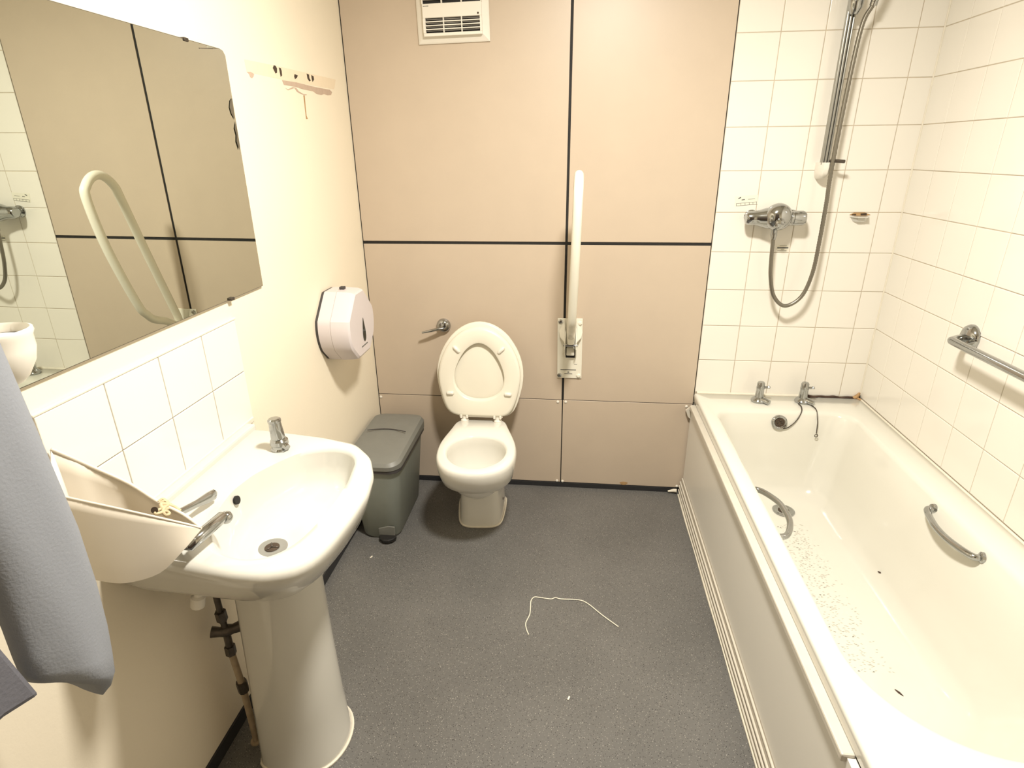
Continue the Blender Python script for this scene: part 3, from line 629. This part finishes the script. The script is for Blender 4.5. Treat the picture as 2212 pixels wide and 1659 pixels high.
for (v, x, d) in ((0.305, -0.095, 0.6), (0.305, 0.095, -0.6), (0.115, -0.125, 0.1), (0.115, 0.125, -0.1)):
    a = spt(v - 0.018 * math.sin(d), x - 0.016 * math.cos(d), 0.043) if abs(d) < 0.3 else spt(v + 0.013, x - 0.013 * (1 if d > 0 else -1), 0.042)
    b = spt(v + 0.0, x + 0.016, 0.043) if abs(d) < 0.3 else spt(v - 0.013, x + 0.013 * (1 if d > 0 else -1), 0.042)
    tube('seat_buffer', [a, a.lerp(b, 0.15), a.lerp(b, 0.85), b], [0.004, 0.0085, 0.0085, 0.004], 'whitepl', st, n=10)
for x in (-0.073, 0.073):
    h_ = lathe('hinge', [(0.017, 0.0), (0.017, 0.006), (0.010, 0.012), (0.009, 0.022), (0.0, 0.023)], (0.509 + x, hy - 0.022, TZ), (0, 0, 1), 'whitepl', to, n=18)
    for s in (-1, 1):
        box('hinge_lug', (0.509 + x + s * 0.013 - 0.005, hy - 0.036, TZ + 0.016), (0.509 + x + s * 0.013 + 0.005, hy - 0.008, TZ + 0.034), 'whitepl', h_, bev=0.003)
tube('hinge_bar', [(0.509 - 0.095, hy - 0.024, TZ + 0.025), (0.509 + 0.095, hy - 0.024, TZ + 0.025)], 0.0055, 'whitepl', to, n=10)

# ================================================================== PEDAL BIN
bn = thing('pedal_bin', 'grey plastic pedal bin beside the toilet in the corner', 'bin', (0.125, -0.29, 0))
def bin_ring(x0, x1, y0, y1, z, rc, n=40, dz=None):
    pts = []
    for (cx, cy, a0) in ((x1 - rc, y0 - rc, 0), (x0 + rc, y0 - rc, math.pi / 2), (x0 + rc, y1 + rc, math.pi), (x1 - rc, y1 + rc, 1.5 * math.pi)):
        for i in range(n // 4):
            a = a0 + (math.pi / 2) * i / (n // 4 - 1)
            x = cx + rc * math.cos(a); y = cy + rc * math.sin(a)
            pts.append(Vector((x, y, z + (dz(x, y) if dz else 0))))
    return pts
loft('bin_body', [bin_ring(0.048, 0.195, -0.115, -0.470, 0.0, 0.05), bin_ring(0.040, 0.202, -0.105, -0.478, 0.01, 0.055), bin_ring(0.026, 0.222, -0.088, -0.500, 0.24, 0.055), bin_ring(0.020, 0.230, -0.080, -0.508, 0.338, 0.05)], 'binbody', bn, sharp=0.8)
# flat facet ribs on the front and side
for (x, wdt) in ((0.152, 0.034),):
    prism('front_facet', [(x - wdt, -0.4745, 0.09), (x + wdt * 0.7, -0.4745, 0.09), (x + wdt * 0.95, -0.4985, 0.315), (x - wdt * 1.2, -0.4985, 0.315)], (0, -0.006, -0.001), 'binbody', bn, bev=0.003)
loft('rim_band', [bin_ring(0.024, 0.228, -0.082, -0.506, 0.328, 0.05), bin_ring(0.014, 0.240, -0.074, -0.516, 0.331, 0.05), bin_ring(0.014, 0.240, -0.074, -0.516, 0.344, 0.05), bin_ring(0.024, 0.230, -0.085, -0.505, 0.346, 0.05)], 'greypl', bn)
def dome(x, y):
    t = (y + 0.30) / 0.23
    return 0.022 * (1 - t * t) + 0.014 * (t + 1) / 2
loft('lid', [bin_ring(0.012, 0.242, -0.070, -0.520, 0.346, 0.055, dz=lambda x, y: 0.0), bin_ring(0.011, 0.243, -0.069, -0.522, 0.362, 0.055, dz=lambda x, y: dome(x, y) * 0.7), bin_ring(0.020, 0.234, -0.078, -0.512, 0.372, 0.05, dz=dome), bin_ring(0.052, 0.202, -0.105, -0.485, 0.378, 0.04, dz=dome), bin_ring(0.060, 0.194, -0.113, -0.477, 0.377, 0.04, dz=dome), bin_ring(0.10, 0.15, -0.20, -0.40, 0.379, 0.01, dz=dome)], 'binlid', bn, sharp=0.5)
tube('lid_groove', [(0.045 + 0.165 * k / 12, -0.292 + 0.018 * math.sin(math.pi * k / 12), 0.3785 + dome(0, -0.285)) for k in range(13)], 0.0022, 'greypl', bn, n=6)
prism('pedal_recess', [(0.122, -0.478, 0.02), (0.190, -0.478, 0.02), (0.192, -0.482, 0.066), (0.165, -0.482, 0.068), (0.122, -0.482, 0.055)], (0, -0.005, 0), 'binlid', bn, bev=0.002)
loft('pedal', [[Vector((0.160 + sx * 0.036 * s, -0.474 - d * 1.25 * s, z)) for sx, d in ((-0.9, 0.0), (-1, 0.012), (-0.8, 0.026), (-0.3, 0.036), (0.3, 0.036), (0.8, 0.026), (1, 0.012), (0.9, 0.0))] for z, s in ((0.008, 0.95), (0.010, 1.0), (0.020, 1.0), (0.023, 0.93))], 'black', bn, smooth=False)

# ================================================================== WASH BASIN + PEDESTAL
BCY = -1.376
bs = thing('wash_basin', 'white ceramic wash basin fixed to the cream wall', 'basin', (0.2, BCY, 0.68))
BC = (0.27, -1.345)
NBA = 120
P_out = [(0.001, -1.048), (0.10, -1.060), (0.24, -1.080), (0.34, -1.110), (0.40, -1.172), (0.433, -1.250), (0.448, -1.332), (0.447, -1.423), (0.439, -1.519), (0.427, -1.572), (0.401, -1.611), (0.350, -1.630), (0.284, -1.630), (0.20, -1.618), (0.10, -1.604), (0.001, -1.595)]
P_skirt = [(0.001, -1.085), (0.12, -1.092), (0.24, -1.105), (0.33, -1.135), (0.38, -1.185), (0.400, -1.260), (0.402, -1.343), (0.397, -1.42), (0.385, -1.488), (0.361, -1.545), (0.32, -1.568), (0.269, -1.574), (0.135, -1.566), (0.001, -1.560)]
P_in = [(0.181, -1.230), (0.214, -1.176), (0.266, -1.150), (0.315, -1.150), (0.352, -1.172), (0.371, -1.212), (0.386, -1.302), (0.388, -1.379), (0.382, -1.465), (0.370, -1.527), (0.343, -1.568), (0.30, -1.584), (0.25, -1.574), (0.205, -1.540), (0.172, -1.49), (0.152, -1.43), (0.143, -1.36), (0.153, -1.29)]
P_ped = [(0.13, -1.27), (0.25, -1.27), (0.31, -1.31), (0.33, -1.358), (0.31, -1.41), (0.25, -1.45), (0.13, -1.45)]
def cast(poly, n=NBA, it=2):
    out = []; m_ = len(poly)
    for k in range(n):
        a = 2 * math.pi * k / n + 0.013; dx, dy = math.cos(a), math.sin(a); best = 0
        for i in range(m_):
            x1, y1 = poly[i][0] - BC[0], poly[i][1] - BC[1]; x2, y2 = poly[(i + 1) % m_][0] - BC[0], poly[(i + 1) % m_][1] - BC[1]
            den = dx * (y2 - y1) - dy * (x2 - x1)
            if abs(den) < 1e-9: continue
            r = (x1 * (y2 - y1) - y1 * (x2 - x1)) / den; t = (x1 * dy - y1 * dx) / den
            if r > 0 and -1e-6 <= t <= 1 + 1e-6: best = max(best, r)
        out.append(best)
    for _ in range(it):
        out = [out[i] if abs(BC[0] + out[i] * math.cos(2 * math.pi * i / n + 0.013)) < 0.004 else 0.25 * out[i - 1] + 0.5 * out[i] + 0.25 * out[(i + 1) % n] for i in range(n)]
    return out
RO, RS, RI, RP = cast(P_out), cast(P_skirt), cast(P_in, it=4), cast(P_ped)
def bring(rad, z, sc=1.0, d=0.0):
    out = []
    for k, r in enumerate(rad):
        a = 2 * math.pi * k / NBA + 0.013; q = r * sc - d
        x = BC[0] + q * math.cos(a)
        if r * math.cos(a) + BC[0] < 0.004: x = max(0.001, min(x, 0.002))
        out.append(Vector((max(0.001, x), BC[1] + q * math.sin(a), z)))
    return out
mixr = lambda A, B_, t: [p * (1 - t) + q * t for p, q in zip(A, B_)]
rb = [bring(RP, 0.60, 0.95), bring(mixr(RP, RS, 0.45), 0.625), bring(RS, 0.665, 0.97), bring(RS, 0.672), bring(mixr(RS, RO, 0.35), 0.692), bring(mixr(RS, RO, 0.80), 0.738), bring(RO, 0.766), bring(RO, 0.777, d=0.001), bring(RO, 0.784, d=0.006), bring(RO, 0.787, d=0.015)]
rb += [bring(mixr(RO, RI, 0.72), 0.7865), bring(RI, 0.784, 1.02), bring(RI, 0.775, 1.005), bring(RI, 0.745, 0.965), bring(RI, 0.712, 0.895), bring(RI, 0.690, 0.75), bring(RI, 0.6825, 0.45), bring(RI, 0.681, 0.2)]
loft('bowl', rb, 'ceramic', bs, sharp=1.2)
box('back_ledge', (0.0, -1.592, 0.775), (0.032, -1.052, 0.803), 'ceramic', bs, bev=0.006)
wcen = tuple(pZ((588, 1184), 0.6815))
wst = lathe('waste_fitting', [(0.033, -0.004), (0.033, 0.002), (0.027, 0.004), (0.018, 0.002), (0.0, 0.0015)], wcen, (0, 0, 1), 'steel', bs, n=28)
lathe('waste_hole', [(0.016, 0.0018), (0.016, 0.003), (0, 0.003)], wcen, (0, 0, 1), 'hole', wst, n=20)
for k in range(3):
    a = 2 * math.pi * k / 3
    tube('waste_spoke', [wcen[0:2] + (0.685,), (wcen[0] + 0.015 * math.cos(a), wcen[1] + 0.015 * math.sin(a), 0.685)], 0.0018, 'darkchrome', wst, n=6)
lathe('overflow_hole', [(0.010, -0.004), (0.010, 0.0008), (0.0, 0.0009)], pX((513, 1080), 0.1515), (1, 0, 0.2), 'black', bs, n=18)

pd = thing('basin_pedestal', 'white ceramic pedestal column under the wash basin', 'pedestal', (0.2, BCY + 0.01, 0))
hp_ = [(0.0, 0.0), (0.0, 0.07), (0.002, 0.092), (0.05, 0.104), (0.11, 0.107), (0.15, 0.098), (0.18, 0.078), (0.197, 0.048), (0.204, 0.02), (0.205, 0.0)]
PO = smooth_loop(sym_outline(hp_, 48), 2)
def pring(z, su, sw, off=0.0): return [Vector((0.112 + off + u * su, BCY + 0.018 + w_ * sw, z)) for u, w_ in PO]
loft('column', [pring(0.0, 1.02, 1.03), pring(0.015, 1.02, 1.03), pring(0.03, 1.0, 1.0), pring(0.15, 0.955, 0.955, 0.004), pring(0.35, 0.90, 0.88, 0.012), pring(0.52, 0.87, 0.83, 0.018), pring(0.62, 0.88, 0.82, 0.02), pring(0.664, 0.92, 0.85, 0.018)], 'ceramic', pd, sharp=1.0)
sb = [v + Vector((0, 0, 0.004)) for v in pring(0.0, 1.035, 1.045)]
tube('floor_sealant', sb + [sb[0]], 0.0045, 'seal', pd, n=6)

# supply pipe with valve left of the pedestal
vp = thing('supply_pipe', 'corroded water supply pipe with dark isolation valve beside the pedestal', 'pipe', (0.075, -1.39, 0))
def PP(px, x=0.07): return pX(px, x)
a0 = PP((468, 1296)); a1 = PP((478, 1330)); a2 = PP((488, 1362)); a3 = PP((498, 1404)); a4 = PP((524, 1482)); a5 = PP((556, 1606))
a5.z = max(a5.z, 0.0); a0.z += 0.1
tube('tail_pipe', [a0, a1, a2], 0.0075, 'darkchrome', vp, n=12)
lathe('valve_nut', [(0.013, -0.014), (0.013, 0.014), (0.0, 0.015)], a1, a2 - a1, 'darkchrome', vp, n=6)
lathe('valve_nut', [(0.013, -0.014), (0.013, 0.012), (0.0, 0.013)], a3, a3 - a2, 'darkchrome', vp, n=6)
vb = tube('valve_body', [a2 + Vector((-0.03, -0.012, 0.004)), a2 + Vector((-0.012, -0.006, 0.0)), a2, a2 + Vector((0.015, 0.008, 0)), a2 + Vector((0.034, 0.02, 0.002))], [0.014, 0.012, 0.016, 0.012, 0.015], 'darkchrome', vp, n=10)
tube('valve_stem', [a2, a3], 0.009, 'darkchrome', vp, n=10)
tube('riser_pipe', [a3, a4, Vector((a5.x, a5.y, 0.0))], 0.0085, 'copper', vp, n=12)
lathe('pipe_joint', [(0.013, -0.018), (0.0135, -0.01), (0.0135, 0.01), (0.013, 0.018), (0, 0.019)], a4, a4 - a3, 'darkchrome', vp, n=10)
lathe('floor_collar', [(0.016, 0.0), (0.015, 0.004), (0.009, 0.006)], (a5.x, a5.y, 0.0), (0, 0, 1), 'copper', vp, n=16)
nb = pX((430, 1300), 0.10); nb.z += 0.01
tag(lathe('plastic_nut', [(0.013, -0.022), (0.015, -0.02), (0.015, 0.004), (0.009, 0.008), (0.009, 0.06)], nb, (0.2, 0.1, 1), 'whitepl', None, n=12), 'white plastic nut under the left side of the basin', 'nut')

# right tap: stubby push tap
t1 = thing('push_tap', 'stubby chrome push tap standing on the far side of the basin', 'tap', (0.155, -1.16, 0.786))
c = Vector((0.155, -1.160, 0.786))
lathe('tap_base', [(0.023, 0.0), (0.024, 0.003), (0.020, 0.007), (0.020, 0.013), (0.023, 0.016), (0.022, 0.026), (0.0175, 0.031), (0.0, 0.032)], c, (0, 0, 1), 'chrome', t1, n=24)
lathe('push_head', [(0.0165, 0.028), (0.0175, 0.034), (0.016, 0.060), (0.0150, 0.075), (0.0165, 0.077), (0.0165, 0.083), (0.013, 0.086), (0.0, 0.0865)], c, (-0.06, 0.02, 1), 'chrome', t1, n=24)
tube('spout', [c + Vector((0.004, -0.002, 0.014)), c + Vector((0.018, -0.008, 0.014)), c + Vector((0.026, -0.012, 0.011))], [0.011, 0.010, 0.008], 'chrome', t1, n=14)

# left tap: lever tap swung sideways under the plastic bowl
t2 = thing('lever_tap', 'chrome lever tap reaching out from under the cream plastic bowl', 'tap', (0.125, -1.545, 0.786))
c = Vector((0.125, -1.545, 0.786))
lathe('tap_base', [(0.025, 0.0), (0.026, 0.004), (0.021, 0.010), (0.020, 0.035), (0.0, 0.036)], c, (0, 0, 1), 'chrome', t2, n=24)
sA = pX((400, 1186), 0.205); sB = pX((486, 1112), 0.213)
tube('spout', [c + Vector((0, 0, 0.022)), Vector((0.17, -1.585, 0.815)), sA.lerp(sB, 0.12), sA.lerp(sB, 0.5), sA.lerp(sB, 0.93), sB], [0.013, 0.0135, 0.013, 0.0125, 0.012, 0.007], 'chrome', t2, n=18, sharp=2)
lathe('spout_tip', [(0.0, -0.013), (0.008, -0.010), (0.0125, -0.002), (0.0125, 0.004), (0.008, 0.011), (0.0, 0.013)], sB + Vector((0.003, -0.002, -0.005)), (0.1, 0.2, 1), 'chrome', t2, n=18, sharp=2)
l0 = pX((388, 1107), 0.125); l1 = pX((425, 1088), 0.128); l2 = pX((450, 1075), 0.13); l3 = pX((467, 1065), 0.131)
tube('lever', [c + Vector((0, 0, 0.034)), l0 + Vector((0.0, -0.012, 0.010)), l0, l1, l2, l2.lerp(l3, 0.7), l3], [0.012, 0.010, 0.008, 0.0085, 0.0125, 0.012, 0.005], 'chrome', t2, n=14, flat=(1.0, 0.6), sharp=2)

# ================================================================== CREAM PLASTIC BOWL
pb = thing('plastic_bowl', 'cream plastic half round bowl with cord at its tip, on the basin corner', 'bowl', (0.12, -1.65, 0.77))
K = pX((435, 1141), 0.255)
near = [K, pX((400, 1132), 0.232), pX((330, 1116), 0.185), pX((250, 1098), 0.130), pX((190, 1085), 0.088), pX((145, 1075), 0.055), pX((110, 1067), 0.030)]
far = [K, pX((395, 1112), 0.205), pX((340, 1084), 0.155), pX((280, 1046), 0.100), pX((200, 1010), 0.052), pX((150, 988), 0.032), pX((110, 971), 0.016)]
bot = [K, pX((394, 1191), 0.235), pX((345, 1240), 0.195), pX((275, 1262), 0.140), pX((225, 1259), 0.10), pX((190, 1250), 0.070), pX((165, 1235), 0.045)]
near = catm(near, 4); far = catm(far, 4); bot = catm(bot, 4)
outer = []; inner = []
for i, (a, b, d) in enumerate(zip(near, far, bot)):
    row = []; NS = 16
    for k in range(NS + 1):
        t = k / NS
        # flat near wall down to the bottom line, far wall rounding back up to the far rim
        if t < 0.45: q = a.lerp(d, t / 0.45)
        else:
            s = (t - 0.45) / 0.55; c2 = Vector((b.x * 0.7 + d.x * 0.3, b.y + 0.004, d.z + (b.z - d.z) * 0.12))
            q = d * (1 - s) ** 2 + c2 * (2 * s * (1 - s)) + b * s ** 2
        row.append(q)
    outer.append(row)
cen = sum((r[8] for r in outer), Vector()) / len(outer)
vs = []; fs = []
NR = len(outer); NS1 = 17
for r in outer: vs += r
for i in range(NR - 1):
    for k in range(NS1 - 1):
        a = i * NS1 + k; fs.append((a, a + 1, a + NS1 + 1, a + NS1))
fs.append(tuple((NR - 1) * NS1 + k for k in range(NS1)))
bo = raw('shell', vs, fs, 'bowlpl', pb, True, 1.1)
md = bo.modifiers.new('thick', 'SOLIDIFY'); md.thickness = 0.003; md.offset = 0
tube('far_rim', [p + Vector((0, 0, 0.001)) for p in far], 0.0032, 'bowlpl', pb, n=8)
tube('near_rim', [p + Vector((0, 0, 0.0005)) for p in near], 0.0022, 'bowlpl', pb, n=8)
kn = pX((358, 1092), 0.172)
cp = [pX(p, x) for p, x in (((342, 1084), 0.158), ((352, 1078), 0.162), ((360, 1086), 0.170), ((350, 1098), 0.175), ((338, 1104), 0.178), ((336, 1110), 0.180), ((346, 1108), 0.184), ((358, 1104), 0.186), ((366, 1109), 0.190), ((358, 1113), 0.190), ((352, 1103), 0.184), ((362, 1092), 0.176), ((376, 1094), 0.184), ((390, 1104), 0.195))]
tube('cord', catm(cp, 6), 0.0028, 'cord', pb, n=7)
tube('cord', catm([pX(p, x) for p, x in (((346, 1088), 0.162), ((358, 1082), 0.168), ((364, 1096), 0.176), ((354, 1100), 0.18), ((348, 1090), 0.17), ((370, 1090), 0.178))], 6), 0.0035, 'cord', pb, n=7)
hcen = pX((334, 1102), 0.178)
lathe('cord_hole', [(0.006, 0.0), (0.006, 0.0008), (0, 0.0009)], hcen, (0.25, -0.9, 0.35), 'hole', pb, n=14)

# ================================================================== MIRROR
mi = thing('wall_mirror', 'large frameless wall mirror with worn edge above the basin', 'mirror', (0, -1.3, 1.138))
mz0, mz1, my1, my0 = 1.1445, 1.735, -0.853, -1.745
c_ = 0.02
poly = [(0.006, my0, mz0), (0.006, my1, mz0), (0.006, my1, mz1 - c_ * 0.6), (0.006, my1 - c_ * 0.4, mz1 - c_ * 0.12), (0.006, my1 - c_, mz1), (0.006, my0, mz1)]
tl = Matrix.Translation((0.006, -1.3, 1.437)) @ Matrix.Rotation(0.006, 4, 'Y') @ Matrix.Translation((-0.006, 1.3, -1.437))
poly = [tl @ Vector(p) for p in poly]
prism('pane', poly, (0.004, 0, 0), 'mirror', mi)
M['edge'] = mat('dark_glass_edge', (0.10, 0.085, 0.06), 0.3, noise=(0.3, 40))
for i in range(len(poly)):
    a, b = poly[i], poly[(i + 1) % len(poly)]
    tube('pane_edge', [a + Vector((0.002, 0, 0)), b + Vector((0.002, 0, 0))], 0.0019, 'edge', mi, n=6)
def mpx(name, px, m):
    prism(name, [pX(p, 0.0122) for p in px], (0.0004, 0, 0), m, mi)
mpx('worn_edge', [(501, 212), (497, 218), (496, 232), (500, 246), (507, 258)], 'edge')
mpx('worn_edge', [(509, 262), (507, 278), (511, 292), (511, 306), (517, 324), (518, 316)], 'edge')
mpx('scratch', [(430, 103), (460, 104), (460, 106), (431, 105)], 'edge')
for (yy, zz) in ((-1.008, mz1), (-1.019, mz0), (-1.71, mz1), (-1.71, mz0)):
    s = 1 if zz == mz1 else -1
    box('mirror_clip', (0.0, yy - 0.008, min(zz - 0.004 * s, zz + 0.004 * s)), (0.015, yy + 0.008, max(zz - 0.004 * s, zz + 0.004 * s)), 'darkchrome', mi, bev=0.002)

# cup in front of the mirror
cu = thing('tumbler_holder', 'white cup shaped holder fixed in front of the mirror, half behind the grey cloth', 'cup', (0.06, -1.685, 1.15))
cc = Vector((0.062, -1.698, 1.178))
sc_ = lambda pr: [(r * 0.82, h * 0.80) for r, h in pr]
lathe('cup', sc_([(0.0, 0.0), (0.022, 0.001), (0.034, 0.012), (0.050, 0.04), (0.056, 0.065), (0.0565, 0.088), (0.060, 0.096), (0.059, 0.102), (0.055, 0.1035), (0.052, 0.098), (0.051, 0.07), (0.045, 0.035), (0.03, 0.012), (0.0, 0.008)]), cc, (0, 0, 1), 'whitepl', cu, n=36)
lathe('inner_tray', sc_([(0.0, 0.078), (0.040, 0.080), (0.044, 0.086), (0.039, 0.088), (0.0, 0.084)]), cc, (0, 0, 1), 'whitepl', cu, n=28)
lathe('rim_gap', sc_([(0.0445, 0.085), (0.0512, 0.086)]), cc, (0, 0, 1), 'greypl', cu, n=28)
box('tray_slot', (0.065, -1.690, 1.2435), (0.080, -1.672, 1.2465), 'greypl', cu, bev=0.001)
box('tray_slot', (0.085, -1.712, 1.2435), (0.098, -1.697, 1.2465), 'greypl', cu, bev=0.001)
box('wall_bracket', (0.0105, -1.715, 1.185), (0.024, -1.68, 1.235), 'whitepl', cu, bev=0.003)

# ================================================================== GREY JACKET hanging by the wall
jk = thing('grey_jacket', 'soft grey garment hanging at the left beside the mirror, sleeve down', 'jacket', (0.16, -1.95, 0.68))
hooks = thing('coat_hook', 'chrome coat hook on the left wall holding the grey garment', 'hook', (0.0, -1.97, 1.60))
lathe('hook_plate', [(0.02, 0), (0.02, 0.004), (0.0, 0.006)], (0, -1.97, 1.60), (1, 0, 0), 'chrome', hooks, n=18)
tube('hook_arm', catm([(0.003, -1.97, 1.60), (0.05, -1.97, 1.585), (0.09, -1.97, 1.59), (0.10, -1.97, 1.62)], 5), 0.006, 'chrome', hooks)
SX = 0.20
edges = [(1.60, -1.86, -1.97), (1.45, -1.815, -1.945), (1.30, -1.804, -1.925), (1.15, -1.793, -1.918), (1.00, -1.783, -1.912), (0.90, -1.784, -1.912), (0.82, -1.789, -1.914), (0.77, -1.796, -1.914), (0.735, -1.803, -1.908), (0.715, -1.815, -1.895), (0.708, -1.828, -1.875)]
rings = []
for z, yr, yl_ in edges:
    n = 40; ring = []
    cy = (yr + yl_) / 2; ry = (yr - yl_) / 2
    for k in range(n):
        a = 2 * math.pi * k / n
        f = 1 + 0.07 * math.sin(3 * a + z * 5) + 0.04 * math.sin(5 * a - z * 9)
        t = math.cos(a)                      # +1 right edge, -1 left edge
        slant = 0.10 * max(0, (0.95 - z) / 0.24) * (1 - t) / 2
        ring.append(Vector((SX - 0.02 + 0.038 * math.sin(a) * f * min(1, ry / 0.05), cy + ry * t * (0.97 + 0.03 * f), z + slant)))
    rings.append(ring)
sl = loft('sleeve', rings, 'cloth', jk, sharp=3)
bd = [(-1.921, 0.821), (-1.941, 0.924), (-1.99, 1.20), (-1.985, 1.45), (-1.95, 1.585), (-2.0, 1.60), (-2.12, 1.58), (-2.17, 1.3), (-2.20, 0.84), (-2.06, 0.845), (-1.97, 0.838)]
prism('jacket_body', [(0.175, y, z) for y, z in bd], (0.03, 0, 0), 'cloth2', jk, bev=0.008)

# ================================================================== THINGS ON THE FLOOR
sp_ = [pZ(p, 0.0022) for p in ((1142, 1371), (1137, 1358), (1136, 1345), (1144, 1328), (1146, 1312), (1147, 1298), (1154, 1290), (1168, 1291), (1190, 1294), (1200, 1291), (1212, 1294), (1250, 1296), (1270, 1304), (1300, 1328), (1336, 1354))]
tag(tube('loose_string', catm(sp_, 5), 0.0019, 'string', None, n=7), 'thin white string lying bent on the dark floor', 'string')
for px, lab in (((802, 1203), 'tiny white scrap on the floor in front of the bin'), ((1228, 1508), 'tiny white scrap on the open floor below the string')):
    c = pZ(px, 0.001)
    tag(prism('paper_scrap', [c + Vector((-0.004, -0.006, 0)), c + Vector((0.001, -0.007, 0)), c + Vector((0.005, 0.004, 0)), c + Vector((0.001, 0.007, 0))], (0, 0, 0.0015), 'string'), lab, 'scrap')

fix_parents()
for o in COL.objects:
    if '_local' in o: del o['_local']
